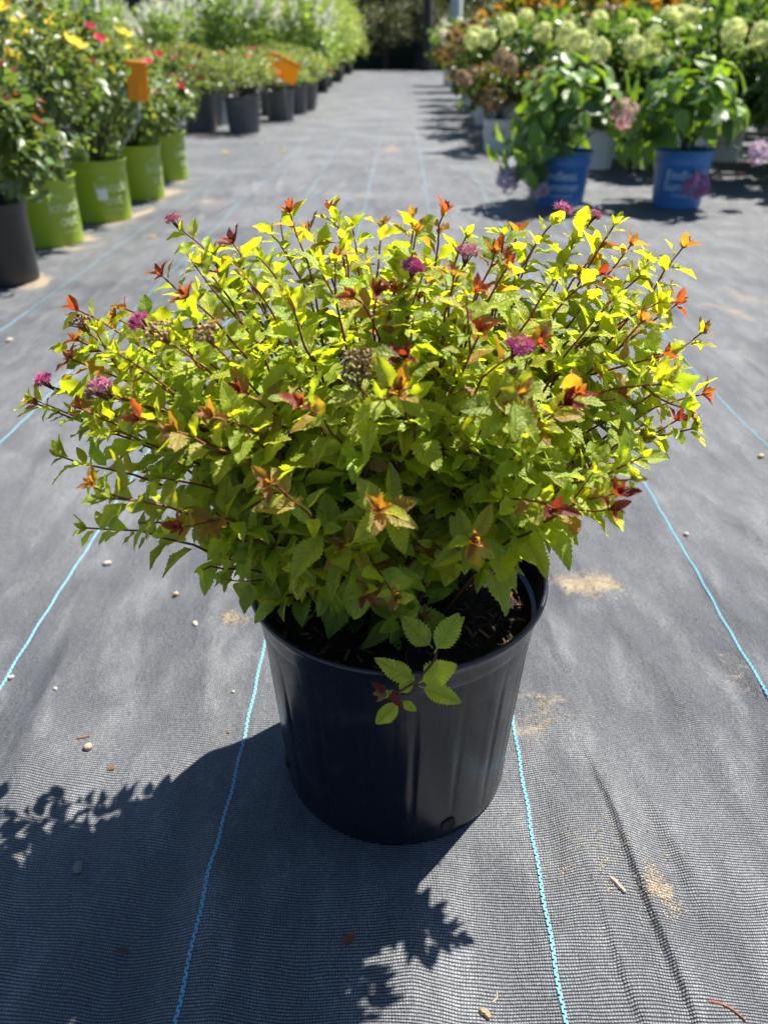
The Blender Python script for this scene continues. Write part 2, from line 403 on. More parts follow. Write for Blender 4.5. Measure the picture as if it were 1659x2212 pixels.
LEAFT = [serrate_leaf(.40, 12, .26, .18, .05, 0, 1), serrate_leaf(.37, 12, .45, .10, .07, .25, 2), serrate_leaf(.43, 12, .15, .34, .06, -.2, 3),
         serrate_leaf(.36, 12, .35, .45, .05, .15, 4), serrate_leaf(.44, 12, .2, .02, .09, -.3, 5), serrate_leaf(.34, 12, .6, .22, .05, .1, 6)]
REDT = [serrate_leaf(.34, 7, .45, -.15, .05, 0, 11), serrate_leaf(.31, 7, .6, .25, .05, .3, 12)]
def plain_leaf(W=.27, fold=.3, bend=.25):
    V = [(0, 0, 0), (0, .45, -.05*bend), (0, 1, -bend)]; 
    for s in (-1, 1): V += [(s*W*.8, .2, W*.8*fold), (s*W, .5, W*fold-.1*bend), (s*W*.55, .8, W*.5*fold-.5*bend)]
    F = [[0, 6, 7, 1], [1, 7, 8, 2], [0, 1, 4, 3], [1, 2, 5, 4]]
    UV = [(.5, 0), (.5, .45), (.5, 1), (0, .2), (0, .5), (.2, .8), (1, .2), (1, .5), (.8, .8)]
    return Tpl(V, F, UV)
PL = [plain_leaf(.30, .3, .2), plain_leaf(.26, .6, .4), plain_leaf(.33, .1, .1)]
NARROW = [plain_leaf(.13, .3, .25), plain_leaf(.11, .5, .5)]
def petal_tpl(W=.5, cup=.35, seg=3):
    V = []; UV = []; F = []
    for i in range(seg+1):
        t = i/seg; wd = W*math.sin(math.pi*(.12+.70*t))
        for s in (-1, 0, 1):
            V.append((s*wd, t, cup*t*t*1.0 + .25*cup*abs(s))); UV.append((.5+.5*s, t))
    for i in range(seg):
        for j in (0, 1): a = i*3+j; F.append([a, a+1, a+4, a+3])
    return Tpl(V, F, UV)
PETAL = petal_tpl()
def floret_tpl(n=4, W=.42):
    V = [(0, 0, 0)]; F = []
    for i in range(n):
        a = 2*math.pi*i/n; c, s = math.cos(a), math.sin(a)
        for r, q in ((.62, -W), (1.0, 0), (.62, W)): V.append((r*c-q*s, r*s+q*c, .16 if r > .9 else .06))
        b = 1+3*i; F.append([0, b, b+1, b+2])
    return Tpl(V, F, [(.5, .5)]*len(V))
FLORET = floret_tpl()
def orient(nrm, r):
    """frames with local z along nrm and random spin"""
    nrm = unit(nrm); a = r.normal(size=nrm.shape); d = unit(np.cross(nrm, a)); return d, nrm
def sph(n, r, lo=-1.0, hi=1.0):
    z = r.uniform(lo, hi, n); a = r.uniform(0, 2*np.pi, n); s = np.sqrt(1-z*z); return np.stack([s*np.cos(a), s*np.sin(a), z], 1)
def jit(col, n, r, amt=.15, hue=.06):
    c = np.tile(np.asarray(col, float), (n, 1)); return np.clip(c*(1+r.normal(0, amt, (n, 1)))*(1+r.normal(0, hue, (n, 3))), .002, .95)

# ------------------------------------------------------------------ the spirea in its black pot
POTB = np.array([POT[0], POT[1], 0.0])
spirea = thing('potted_spirea', 'lime green spirea shrub with red shoot tips in a large black nursery pot', 'potted shrub', tuple(POTB))
def panels(th, r, z):                        # shallow vertical panels pressed into the wall
    if z < .012 or z > .206: return np.full_like(th, r)
    f = np.abs(np.sin(th*9+.4)); amp = .0018*min(1, (.206-z)/.04, (z-.012)/.04)
    return r - amp*(1-np.clip(f*3.2, 0, 1))*1.0 - amp*.35*(np.sin(th*18) > 0)
NP = 288
prof = [(.110, .0035), (.1165, .0), (.1185, .004), (.1187, .012), (.1192, .03), (.1208, .06), (.1232, .10), (.1256, .14), (.1278, .176), (.1288, .194), (.1293, .203), (.1296, .2075), (.1276, .2095),
        (.1266, .2118), (.1276, .2138), (.1312, .2146), (.1322, .2165), (.1336, .224), (.1356, .234), (.1374, .2400), (.1392, .2420), (.1396, .2445), (.1386, .2464), (.1365, .2468), (.1350, .2455), (.1338, .236), (.1305, .205), (.1270, .17)]
V, L, T, u, c = lathe(prof, NP, panels)
V[:, :2] *= 1.0
pm = mesh_arrays('pot', V, L, T); pot = obj('pot', pm, M_black, spirea, label='black ribbed plastic nursery pot with rolled rim')
# drain holes: recessed dark ovals with a raised lip near the foot
def drain(th):
    a = np.linspace(0, 2*np.pi, 20, endpoint=False); V = []; F = []
    for rr, dep in ((1.0, .0006), (.86, .0022), (.74, .0008), (.55, .0003)):
        for t in a: 
            an = th + .0085*rr*math.cos(t)/.1195; z = .021 + .0078*rr*math.sin(t)
            r = .1187 + (z)*.02 + dep; V.append((r*math.cos(an), r*math.sin(an), z))
    n = len(a)
    for i in range(3):
        for j in range(n): F.append((i*n+j, i*n+(j+1) % n, (i+1)*n+(j+1) % n, (i+1)*n+j))
    F.append(tuple(range(3*n, 4*n)))
    me = bpy.data.meshes.new('drain_hole'); me.from_pydata(V, [], F); me.update(); me.shade_smooth(); return me
M_hole = simple('dark_recess', (.006, .006, .007), .5, .3)
for q in ((967, 1780), (641, 1640)):
    g0 = G(*q, .02); obj('drain_hole', drain(math.atan2(g0[1]-POT[1], g0[0]-POT[0])), M_hole, pot)
# soil with chips
sr = np.concatenate([[0], np.linspace(.012, .1295, 13)]); th = np.linspace(0, 2*np.pi, 48, endpoint=False)
V = [(0, 0, .217)]; 
for r in sr[1:]:
    for t in th:
        x, y = r*math.cos(t), r*math.sin(t); V.append((x, y, .205+.012*(1-(r/.13)**2)+.008*(vnoise(x*60, y*60, 4)-.5)+.005*(vnoise(x*150, y*150, 6)-.5)))
F = [(0, 1+j, 1+(j+1) % 48) for j in range(48)]
for i in range(len(sr)-2):
    for j in range(48): a = 1+i*48+j; b = 1+i*48+(j+1) % 48; F.append((a, a+48, b+48, b))
me = bpy.data.meshes.new('soil'); me.from_pydata(V, [], F); me.update(); me.shade_smooth(); soil = obj('soil', me, M_soil, spirea)
CHIP = Tpl([(-.5, -1, -.25), (.5, -.9, -.25), (.6, 1, -.25), (-.4, .9, -.25), (-.35, -.85, .3), (.4, -.8, .25), (.35, .85, .2), (-.3, .8, .3)],
           [[0, 1, 5, 4], [1, 2, 6, 5], [2, 3, 7, 6], [3, 0, 4, 7], [4, 5, 6, 7], [3, 2, 1, 0]], [(0, 0)]*8)
n = 620; rr = np.sqrt(rng.random(n))*.122; aa = rng.random(n)*2*np.pi
Pc = np.stack([rr*np.cos(aa), rr*np.sin(aa), .2065+.012*(1-(rr/.13)**2)+rng.uniform(0, .004, n)], 1)
dd = rng.normal(size=(n, 3))*[1, 1, .25]; nn = rng.normal(size=(n, 3))*.35+[0, 0, 1]
ss = np.stack([rng.uniform(.0012, .004, n), rng.uniform(.002, .009, n), rng.uniform(.001, .003, n)], 1)
cc = np.where(rng.random((n, 1)) < .22, jit((.20, .085, .045), n, rng, .3), jit((.035, .022, .015), n, rng, .4))
obj('bark_mulch', pmesh('bark_mulch', [CHIP.stamp('c', frames(dd, nn, ss), Pc, cc)], False), M_chip, soil, kind='stuff')

# branching
stems, leaves, tips = [], [], []             # leaves: (pos, dir, normal, size, tpl, colour)
LIME = np.array((.43, .50, .055)); GREEN = np.array((.23, .35, .036)); GOLD = np.array((.47, .49, .055)); DEEP = np.array((.13, .26, .034))
RED = np.array((.36, .075, .06)); ORANGE = np.array((.42, .20, .07)); BRONZE = np.array((.30, .17, .07)); WINE = np.array((.20, .030, .045))
CEN = np.array([POT[0], POT[1], .213])
r = np.random.default_rng(21)
def leaf_add(p, d, nrm, s, c, red=False): leaves.append((p, d, nrm, s, (6+r.integers(2)) if red else r.integers(6), np.clip(c, .004, .9)))
def shoot(pts, lsize, spacing, t0, tipcol, age0=0.0, side=False):
    """leaves in a spiral along a shoot; age runs from 1 at the base to 0 at the tip"""
    seg = np.linalg.norm(np.diff(pts, axis=0), axis=1); cum = np.concatenate([[0], np.cumsum(seg)]); tot = cum[-1]
    s = tot*t0; ph = r.uniform(0, 6.28); axis_end = unit(pts[-1]-pts[-2])
    while s < tot*.985:
        f = s/tot; p = np.array([np.interp(s, cum, pts[:, i]) for i in range(3)])
        i = min(len(pts)-2, int(np.searchsorted(cum, s)-1)); ax = unit(pts[i+1]-pts[i])
        a = unit(np.cross(ax, [0.3, .2, 1])); b = np.cross(ax, a)
        rad = a*math.cos(ph)+b*math.sin(ph)
        lift = r.uniform(.15, .65) + .5*f**3
        d = unit(rad + ax*lift + np.array([0, 0, r.uniform(-.30, .22)]))
        nrm = unit(ax*.9 - rad*.25 + np.array([.12, .05, .75]) + r.normal(0, .45, 3))
        age = np.clip((1-f)*(1 if not side else .6)+age0, 0, 1)
        sz = lsize*(.58+.56*min(1, age*2.4))*r.uniform(.58, 1.36)
        c = LIME*(1-min(1, age*1.25)) + GREEN*min(1, age*1.25)
        if age > .75: c = c*.45 + DEEP*.55
        if r.random() < .14: c = c*.6+GOLD*.4*(1-age*.5)
        if f > .84 and tipcol is not None and r.random() < .35: c = c*.4 + tipcol*.6*np.array([1.1, 1.2, 1])
        elif r.random() < .008: c = BRONZE*r.uniform(.7, 1.2)
        leaf_add(p, d, nrm, sz, c*r.uniform(.78, 1.28)*(1+r.normal(0, .05, 3)))
        ph += 2.4+r.normal(0, .35); s += spacing*r.uniform(.7, 1.3)*(.7+.5*(1-f))
    # tip rosette
    if tipcol is not None:
        n = r.integers(5, 9)
        for j in range(n):
            a = unit(np.cross(axis_end, [0.2, .3, 1])); b = np.cross(axis_end, a); an = j*2.4+ph
            rad = a*math.cos(an)+b*math.sin(an); o = .25+.75*j/n
            d = unit(axis_end*(1.35-o) + rad*o*1.0 + [0, 0, .15])
            mixc = tipcol*r.uniform(.7, 1.25) if r.random() < .85 else tipcol*.5+BRONZE*.5
            leaf_add(pts[-1]-axis_end*.004, d, unit(axis_end*.6-rad*.8+[0, 0, .5]), lsize*(.24+.28*o)*r.uniform(.75, 1.25), mixc, True)
def stem(tip, base=None, bow=.5, lsize=.034, t0=.34, tip_kind=None, nsub=None, spacing=.0086, thick=.0019, col=None):
    tip = np.asarray(tip, float); hor = tip-CEN; hor[2] = 0; hl = np.linalg.norm(hor)
    if base is None:
        ra = min(.045, hl*.25)*r.uniform(.5, 1.3); an = math.atan2(hor[1], hor[0])+r.normal(0, .7)
        base = CEN + np.array([ra*math.cos(an), ra*math.sin(an), -.012])
    mid = base*(1-bow) + tip*bow; mid[2] = base[2] + (tip[2]-base[2])*r.uniform(.62, .82) + .012
    mid[:2] = base[:2] + (tip[:2]-base[:2])*r.uniform(.36, .5)
    n = 14; pts = bez(base, mid, tip, n)
    wob = np.cumsum(r.normal(0, .0022, (n, 3)), 0); wob -= np.linspace(0, 1, n)[:, None]*wob[-1]; pts = pts+wob
    rad = np.linspace(thick, .0007, n)
    red = np.array((.20, .060, .030)); dark = np.array((.050, .026, .018))
    V, L, T, u, c = tube(pts, rad, 5); tt = np.repeat(np.linspace(0, 1, n), 5)[:, None]
    c = dark*(1-tt**1.5)+red*tt**1.5; stems.append((V, L, T, u, c))
    k = tip_kind if tip_kind is not None else r.choice(['red', 'orange', 'lime', 'bronze', 'wine', 'flower', 'dry', 'none'], p=[.16, .05, .52, .11, .05, .0, .03, .08])
    tc = dict(red=RED, orange=ORANGE, lime=LIME, bronze=BRONZE, wine=WINE).get(k)
    shoot(pts, lsize, spacing, t0, tc)
    d = unit(pts[-1]-pts[-2]); tips.append((pts[-1], d, k))
    ns = r.integers(0, 3) if nsub is None else nsub
    for _ in range(ns):
        f = r.uniform(.48, .95); i = int(f*(n-1)); p = pts[i]; ax = unit(pts[i+1]-pts[i])
        sd = unit(ax*.9 + r.normal(0, .62, 3) + [0, 0, .30] + unit(hor)*.25); ln = r.uniform(.022, .062)
        e = p+sd*ln + [0, 0, .006]; e[2] = max(e[2], .245)
        if proj(e)[1] < 470: continue
        sp = bez(p, p+sd*ln*.5+r.normal(0, .003, 3), e, 6); V, L, T, u, _c = tube(sp, np.linspace(.0010, .0005, 6), 4)
        stems.append((V, L, T, u, np.tile(red*r.uniform(.6, 1.1), (len(V), 1))))
        k2 = r.choice(['red', 'orange', 'lime', 'bronze', 'none'], p=[.06, .03, .56, .07, .28])
        shoot(sp, lsize*.72, spacing*.82, .15, dict(red=RED, orange=ORANGE, lime=LIME, bronze=BRONZE).get(k2), .05, True)
# shoots that make the outline (photo pixel, distance from camera along the path)
OUT = [(385, 490, .66, 'flower'), (625, 452, .70, 'red'), (712, 448, .70, 'wine'), (890, 462, .70, 'orange'), (962, 452, .68, 'red'), (1205, 470, .70, 'flower'),
       (1330, 480, .66, 'lime'), (1272, 482, .70, 'flower'), (1478, 530, .66, 'orange'), (1118, 502, .70, 'wine'), (1520, 715, .62, 'bronze'), (1465, 655, .62, 'red'),
       (1525, 850, .58, 'red'), (1500, 925, .57, 'lime'), (1465, 905, .56, 'wine'), (165, 668, .62, 'red'), (265, 665, .62, 'orange'), (150, 775, .58, 'red'),
       (75, 870, .57, 'red'), (110, 835, .58, 'flower'), (170, 880, .54, 'red'), (345, 590, .64, 'red'), (500, 520, .66, 'wine'), (320, 712, .57, 'flower'),
       (235, 850, .50, 'flower'), (385, 1140, .44, 'red'), (180, 1140, .52, 'lime'), (225, 1075, .50, 'lime'), (300, 1130, .47, 'none'), (1335, 1065, .52, 'wine'),
       (1325, 1100, .50, 'red'), (1195, 1100, .45, 'wine'), (890, 592, .56, 'flower'), (1005, 565, .60, 'flower'), (1110, 765, .46, 'flower'), (1040, 712, .45, 'red'),
       (1165, 740, .45, 'red'), (1095, 825, .41, 'bronze'), (875, 770, .46, 'wine'), (815, 630, .52, 'red'), (650, 870, .42, 'red'), (375, 930, .44, 'bronze'),
       (455, 895, .45, 'orange'), (580, 1045, .42, 'orange'), (820, 1100, .41, 'orange'), (780, 800, .46, 'dry'), (775, 832, .45, 'dry'), (460, 740, .54, 'dry'), (360, 735, .55, 'dry'),
       (190, 715, .59, 'dry'), (225, 858, .50, 'dry'), (1250, 850, .46, 'red'), (1225, 870, .45, 'wine'), (740, 1180, .45, 'bronze'), (785, 1280, .46, 'red'), (970, 1200, .47, 'bronze'),
       (860, 845, .42, 'orange'), (1365, 525, .65, 'orange'), (1100, 570, .63, 'red'), (1030, 625, .56, 'red'), (1440, 765, .57, 'red'), (730, 475, .69, 'lime'), (1300, 590, .60, 'wine'), (460, 545, .66, 'lime'), (560, 555, .67, 'lime'),
       (1390, 590, .62, 'lime'), (300, 905, .49, 'red'), (130, 985, .54, 'lime'), (1390, 985, .52, 'lime'), (1440, 830, .54, 'lime'), (640, 1230, .47, 'lime'), (480, 1200, .48, 'lime'), (560, 1290, .51, 'none'), (1120, 1190, .52, 'lime'), (430, 1235, .49, 'none'),
       (580, 500, .71, 'lime'), (665, 490, .72, 'bronze'), (760, 485, .72, 'lime'), (830, 480, .72, 'bronze'), (920, 495, .71, 'lime'), (1010, 505, .71, 'lime'), (1070, 540, .69, 'red'), (1160, 520, .70, 'lime'),
       (1240, 520, .69, 'lime'), (1300, 530, .67, 'red'), (1400, 560, .66, 'lime'), (1430, 650, .63, 'lime'), (1390, 690, .62, 'orange'), (430, 570, .66, 'lime'), (400, 640, .63, 'red'), (530, 600, .66, 'lime'), (690, 560, .67, 'lime'),
       (860, 560, .66, 'lime'), (980, 590, .65, 'bronze'), (1200, 600, .64, 'lime'), (1330, 640, .62, 'lime'), (1460, 800, .57, 'lime'), (250, 760, .58, 'lime'), (210, 930, .53, 'lime'), (620, 640, .62, 'lime'), (760, 640, .62, 'red')]
ELC = np.array([-.008, .60, .335]); ELR = np.array([.33, .215, .212])
def on_canopy(px, py):                       # where the view ray first meets the sloping canopy surface
    d = ray(px, py)/ELR; o = (cC-ELC)/ELR; a, b, c = d@d, o@d, o@o-1; q = b*b-a*c
    return None if q < 0 else cC+ray(px, py)*((-b-math.sqrt(q))/a)
for px, py, y, kd in OUT:
    P = PY(px, py, y); hit = on_canopy(px, py); e = (px-CX)/720
    if hit is not None and abs(e) < .85 and 470 < py < 1120 and hit[2] > .27: P = hit
    low = P[2] < .30
    stem(P, tip_kind=kd, lsize=.032 if low else .029, t0=r.uniform(.36, .52))
POLY = np.array([(75, 870), (150, 680), (350, 590), (390, 500), (620, 460), (1000, 460), (1180, 475), (1340, 490), (1470, 560), (1490, 710), (1520, 850), (1490, 930), (1350, 1090), (1210, 1160), (1130, 1200), (1060, 1300), (980, 1360), (720, 1380), (620, 1320), (560, 1280), (440, 1260), (280, 1160), (170, 1120), (120, 960)], float)
def inside(P):
    x, y, _ = proj(P); a = POLY; b = np.roll(POLY, -1, 0); c = (a[:, 1] > y) != (b[:, 1] > y)
    return bool((c & (x < (b[:, 0]-a[:, 0])*(y-a[:, 1])/(b[:, 1]-a[:, 1]+1e-9)+a[:, 0])).sum() % 2)
def renv(z): return np.interp(z, [.24, .28, .32, .37, .42, .47, .51, .545], [.12, .19, .245, .285, .290, .255, .19, .10])
i = 0
while i < 30:
    d = sph(1, r, -.18, 1.0)[0]; q = r.uniform(.62, 1.0)**.7; P = ELC+d*ELR*q
    nar = np.clip((P[2]-.225)/.15, .30, 1); P[:2] = POT+(P[:2]-POT)*nar
    if P[2] < .262 or not inside(P) or proj(P)[1] < 500: continue
    stem(P, lsize=.028 if P[2] > .38 else .031, t0=r.uniform(.42, .58)); i += 1
# short leafy shoots round the crown base that hide the stems above the soil
for i in range(15):
    a = r.uniform(0, 2*np.pi); R0 = r.uniform(.05, .115); z = r.uniform(.245, .33)
    if R0*math.cos(a) > .02: R0 *= .5; z += .04
    stem((POT[0]-.012+R0*math.cos(a), POT[1]+R0*math.sin(a), z), lsize=.033, t0=.25, tip_kind=r.choice(['lime', 'none', 'bronze'], p=[.5, .4, .1]), nsub=1, thick=.0013)
# the twig that hangs over the front of the rim
def chain(pix, n=12):
    P = np.array([PY(*q) for q in pix]); t = np.linspace(0, len(P)-1, n); return np.stack([np.interp(t, range(len(P)), P[:, i]) for i in range(3)], 1)
tw = chain([(905, 1330, .50), (945, 1385, .452), (940, 1425, .440), (900, 1472, .436), (862, 1495, .434), (838, 1490, .432)], 14)
V, L, T, u, c = tube(tw, np.linspace(.0013, .0007, len(tw)), 5); stems.append((V, L, T, u, np.tile((.10, .035, .025), (len(V), 1))))
def pixleaf(b, t, y0, y1, col, nrm=(0, -.75, .65)):
    a = PY(*b, y0); e = PY(*t, y1); leaf_add(a, e-a, np.array(nrm), float(np.linalg.norm(e-a))/.98, np.array(col))
for b, t, y0, y1, col, nm in [((897, 1470), (826, 1432), .436, .434, LIME*.8, (.1, -.8, .6)), ((905, 1482), (986, 1512), .436, .428, LIME, (.2, -.7, .7)), ((905, 1475), (975, 1440), .438, .434, LIME, (0, -.6, .8)),
        ((865, 1512), (818, 1560), .433, .428, LIME, (0, -.8, .6)), ((862, 1500), (888, 1468), .434, .436, GREEN, (0, -.8, .5)), ((868, 1512), (895, 1535), .433, .428, LIME, (-.3, -.6, .6)),
        ((938, 1410), (985, 1335), .442, .456, GREEN*1.2, (.2, -.7, .7)), ((940, 1405), (985, 1350), .45, .452, GREEN*1.2, (-.2, -.8, .6)), ((935, 1400), (880, 1345), .452, .456, GREEN, (0, -.8, .6)),
        ((945, 1425), (960, 1475), .442, .438, GREEN*.9, (.3, -.9, .3)), ((850, 1490), (822, 1505), .432, .43, LIME*.9, (0, -.8, .6))]:
    pixleaf(b, t, y0, y1, col*.4+LIME*.75, nm)  # leaf colours lifted towards lime, standing in for sunlight on the twig
for j in range(5):
    b = PY(838, 1492, .432); leaf_add(b, unit(np.array([-.4+r.normal(0, .5), -.3, .5+r.normal(0, .5)])), (0, -.8, .5), .013*r.uniform(.7, 1.2), BRONZE*r.uniform(.8, 1.2) if j % 2 else WINE, True)

# ---- build stems, leaves
for V, L, T, u, c in stems: obj('stem', mesh_arrays('stem', V-POTB, L, T, True, None, c), M_stem, spirea)
Pl = np.array([l[0] for l in leaves]); Dl = unit(np.array([l[1] for l in leaves])); Nl = np.array([l[2] for l in leaves]); Sl = np.array([l[3] for l in leaves])
Il = np.array([l[4] for l in leaves]); Cl = np.array([l[5] for l in leaves])
ALLT = LEAFT+REDT; Ml = frames(Dl, Nl, Sl)
# which leaves show largest: painter's sweep from the front over a coarse grid
cen = Pl+Dl*Sl[:, None]*.6; px, py, pz = proj(cen)
face = np.abs(np.einsum('ij,ij->i', unit(Ml[:, :, 2]), unit(cen-cC)))
rad = np.sqrt(.27*face)*Sl*FPX/pz/6*.8; occ = np.zeros((380, 300), bool); vis = np.zeros(len(Pl))
for i in np.argsort(pz):
    cx_, cy_, q = px[i]/6, py[i]/6, max(rad[i], .6); x0, x1, y0, y1 = int(cx_-q), int(cx_+q)+2, int(cy_-q), int(cy_+q)+2
    if x0 < 0 or y0 < 0 or x1 >= 300 or y1 >= 380: continue
    yy, xx = np.mgrid[y0:y1, x0:x1]; d = (xx-cx_)**2+(yy-cy_)**2 <= q*q
    vis[i] = (d & ~occ[y0:y1, x0:x1]).sum(); occ[y0:y1, x0:x1] |= d
top = set(np.argsort(-vis)[:300].tolist()); rest = np.array([i not in top for i in range(len(Pl))])
tm = [mesh_arrays('leaf', t.V, t.L, t.T, True, t.UV[t.L]) for t in ALLT]
for i in sorted(top):
    o = obj('leaf', tm[Il[i]], M_leafo, spirea); m4 = np.eye(4); m4[:3, :3] = Ml[i]; m4[:3, 3] = Pl[i]-POTB
    o.matrix_local = Matrix(m4.tolist()); o.color = (*Cl[i], 1)
parts = [t.stamp('l', Ml[s], Pl[s]-POTB, Cl[s]) for k_, t in enumerate(ALLT) for s in [rest & (Il == k_)] if s.any()]
obj('foliage', pmesh('foliage', parts), M_leaf, spirea, kind='stuff')
print('spirea leaves', len(Pl), 'stems', len(stems))

# ---- flower heads at the tips
STAR = floret_tpl(5, .30); SPIKE = Tpl([(-.04, 0, 0), (.04, 0, 0), (0, 0, 1), (0, .05, 0)], [[0, 1, 2], [1, 3, 2], [3, 0, 2]], [(0, 0)]*4)
BUD = Tpl([(1, 0, 0), (-1, 0, 0), (0, 1, 0), (0, -1, 0), (0, 0, 1.2), (0, 0, -1)], [[0, 2, 4], [2, 1, 4], [1, 3, 4], [3, 0, 4], [2, 0, 5], [1, 2, 5], [3, 1, 5], [0, 3, 5]], [(0, 0)]*6)
def corymb(p, d, kind):
    rad = r.uniform(.0055, .0085) if kind == 'flower' else r.uniform(.008, .012); n = 40
    nr = unit(sph(n, r, .05, 1)); a = unit(np.cross(d, [.3, .8, .1])); b = np.cross(d, a); w_ = nr[:, :1]*a+nr[:, 1:2]*b+nr[:, 2:]*d
    base = p-POTB; pos = base + d*.006 + w_*rad*np.array([1, 1, .75])*r.uniform(.75, 1.1, (n, 1)); parts = []
    if kind == 'flower':
        col = r.choice([0, 1, 2]); c0 = [(.50, .07, .22), (.60, .20, .33), (.55, .26, .27)][col]
        dd, zz = orient(w_+r.normal(0, .25, w_.shape), r); parts.append(STAR.stamp('f', frames(dd, zz, r.uniform(.0022, .0031, n)), pos, jit(c0, n, r, .25, .1)))
        m = n*4; pp = np.repeat(pos, 4, 0); sd = unit(np.repeat(w_, 4, 0)+r.normal(0, .5, (m, 3))); dd, zz = orient(sd, r)
        parts.append(SPIKE.stamp('s', frames(dd, zz, np.stack([np.full(m, .0045)]*2+[r.uniform(.003, .006, m)], 1)), pp, jit((.64, .26, .42), m, r, .2, .1)))
    else:
        dd, zz = orient(w_, r); parts.append(BUD.stamp('b', frames(dd, zz, r.uniform(.0011, .0019, n)), pos, jit(r.choice([0, 1]) and (.17, .095, .05) or (.32, .17, .10), n, r, .35, .1)))
    for j in range(0, n, 3):
        V, L, T, u, c = tube(np.array([base-d*.004, (base+pos[j])/2+d*.001, pos[j]]), [.0006, .0004, .0003], 3); parts.append((V, L, T, u, np.tile((.16, .07, .03), (len(V), 1))))
    V, L, T, u, c = join(parts)
    obj('flower_head' if kind == 'flower' else 'dried_flower_head', mesh_arrays('flower_head', V, L, T, False, u, c), M_petal if kind == 'flower' else M_stem, spirea)
for p, d, kd in tips:
    if kd in ('flower', 'dry'): corymb(p, unit(d*.6+np.array([0, -.1, .6])), kd)

# ------------------------------------------------------------------ nursery stock behind
def pot_mesh(rt, rb, h, band=.03, n=40):
    return lathe([(rb*.93, .004), (rb, .0), (rb+.001, .006), (rt-.006, h-band), (rt-.002, h-band+.003), (rt, h-.004), (rt+.005, h-.002), (rt+.005, h+.003), (rt-.002, h+.003), (rt-.006, h-.04), (rt-.012, h-.07)], n)
def wrap_text(txt, size, r_at, z, th0, mat, parent, name='lettering'):
    cu = bpy.data.curves.new('t', 'FONT'); cu.body = txt; cu.size = size; cu.align_x = 'CENTER'; cu.resolution_u = 3
    o = bpy.data.objects.new('t', cu); me = bpy.data.meshes.new_from_object(o)
    bm = bmesh.new(); bm.from_mesh(me); bpy.data.objects.remove(o); bpy.data.meshes.remove(me)
    x = -.3
    while x < .3:
        bmesh.ops.bisect_plane(bm, geom=bm.verts[:]+bm.edges[:]+bm.faces[:], plane_co=(x, 0, 0), plane_no=(1, 0, 0)); x += .008
    for v in bm.verts:
        zz = z+v.co.y; rr = r_at(zz)+.0012; an = th0+v.co.x/rr; v.co = (rr*math.cos(an), rr*math.sin(an), zz)
    me = bpy.data.meshes.new(name); bm.to_mesh(me); bm.free(); return obj(name, me, mat, parent)
def soil_disc(r0, z, parent):
    V, L, T, u, c = lathe([(r0, z-.006), (r0*.7, z), (r0*.3, z+.008), (.004, z+.010)], 24)
    V[:, 2] += .008*(vnoise(V[:, 0]*50, V[:, 1]*50, 3)-.5); obj('soil', mesh_arrays('soil', V, L, T), M_soil, parent)

def foliage_cloud(rg, n, center, radii, tpls, size, cols, droop=.0, shell=.35, up=.5, low=-.75, lump=.35, newcol=None):
    """leaves through the volume of an uneven mound; clumped so that gaps stay open"""
    nc = max(6, n//26); dirs = sph(nc, rg, low, 1); rr = (shell+(1-shell)*rg.random((nc, 1))**.5)*(1+lump*(rg.random((nc, 1))-.5))
    cc = dirs*rr; k_ = rg.integers(0, nc, n); loc = cc[k_]+rg.normal(0, .13, (n, 3))
    P = center+loc*radii; out = unit(loc*np.array([1, 1, .8])+1e-6)
    D = unit(out*.9+rg.normal(0, .55, (n, 3))+[0, 0, -droop]); Nn = unit(out*.4+rg.normal(0, .35, (n, 3))+[0, 0, up])
    s = size*rg.uniform(.6, 1.25, n); ci = rg.integers(0, len(cols), nc)[k_]
    C_ = np.array(cols)[ci]*rg.uniform(.75, 1.25, (n, 1))*(1+rg.normal(0, .06, (n, 3)))
    if newcol is not None:
        hi = (np.linalg.norm(loc, axis=1) > .85) & (rg.random(n) < .22) & (loc[:, 2] > .1); C_[hi] = np.array(newcol)*rg.uniform(.7, 1.3, (hi.sum(), 1))
    t = rg.integers(0, len(tpls), n); M = frames(D, Nn, s)
    return [tp.stamp('l', M[t == j], P[t == j], np.clip(C_[t == j], .003, .9)) for j, tp in enumerate(tpls)], center+cc*radii
def twigs(rg, base, ends, rad, col, k=26):
    parts = []
    for e in ends[rg.permutation(len(ends))[:k]]:
        b = base+rg.normal(0, .018, 3)*[1, 1, 0]; m = b*.5+e*.5+[0, 0, .05]; m[:2] = b[:2]+(e[:2]-b[:2])*.3
        p = bez(b, m, e, 6); V, L, T, u, c = tube(p, np.linspace(rad, rad*.3, 6), 4); parts.append((V, L, T, u, np.tile(col, (len(V), 1))))
    return parts
def rose(rg, p, nrm, size, col, centre=(.5, .25, .02)):
    parts = []; n = 9; dd, zz = orient(np.tile(nrm, (1, 1)), rg); a = dd[0]; b = np.cross(nrm, a)
    for ring, (cnt, out, s) in enumerate(((5, .95, 1.0), (4, .6, .72), (3, .25, .45))):
        an = np.arange(cnt)*2*np.pi/cnt+ring*.6; rad = np.cos(an)[:, None]*a+np.sin(an)[:, None]*b
        D = unit(rad*out+nrm*(1.15-out)); Nn = nrm-rad*.5
        parts.append(PETAL.stamp('p', frames(D, Nn, np.full(cnt, size*.55*s)), np.tile(p, (cnt, 1)), jit(col, cnt, rg, .12, .04)))
    return parts
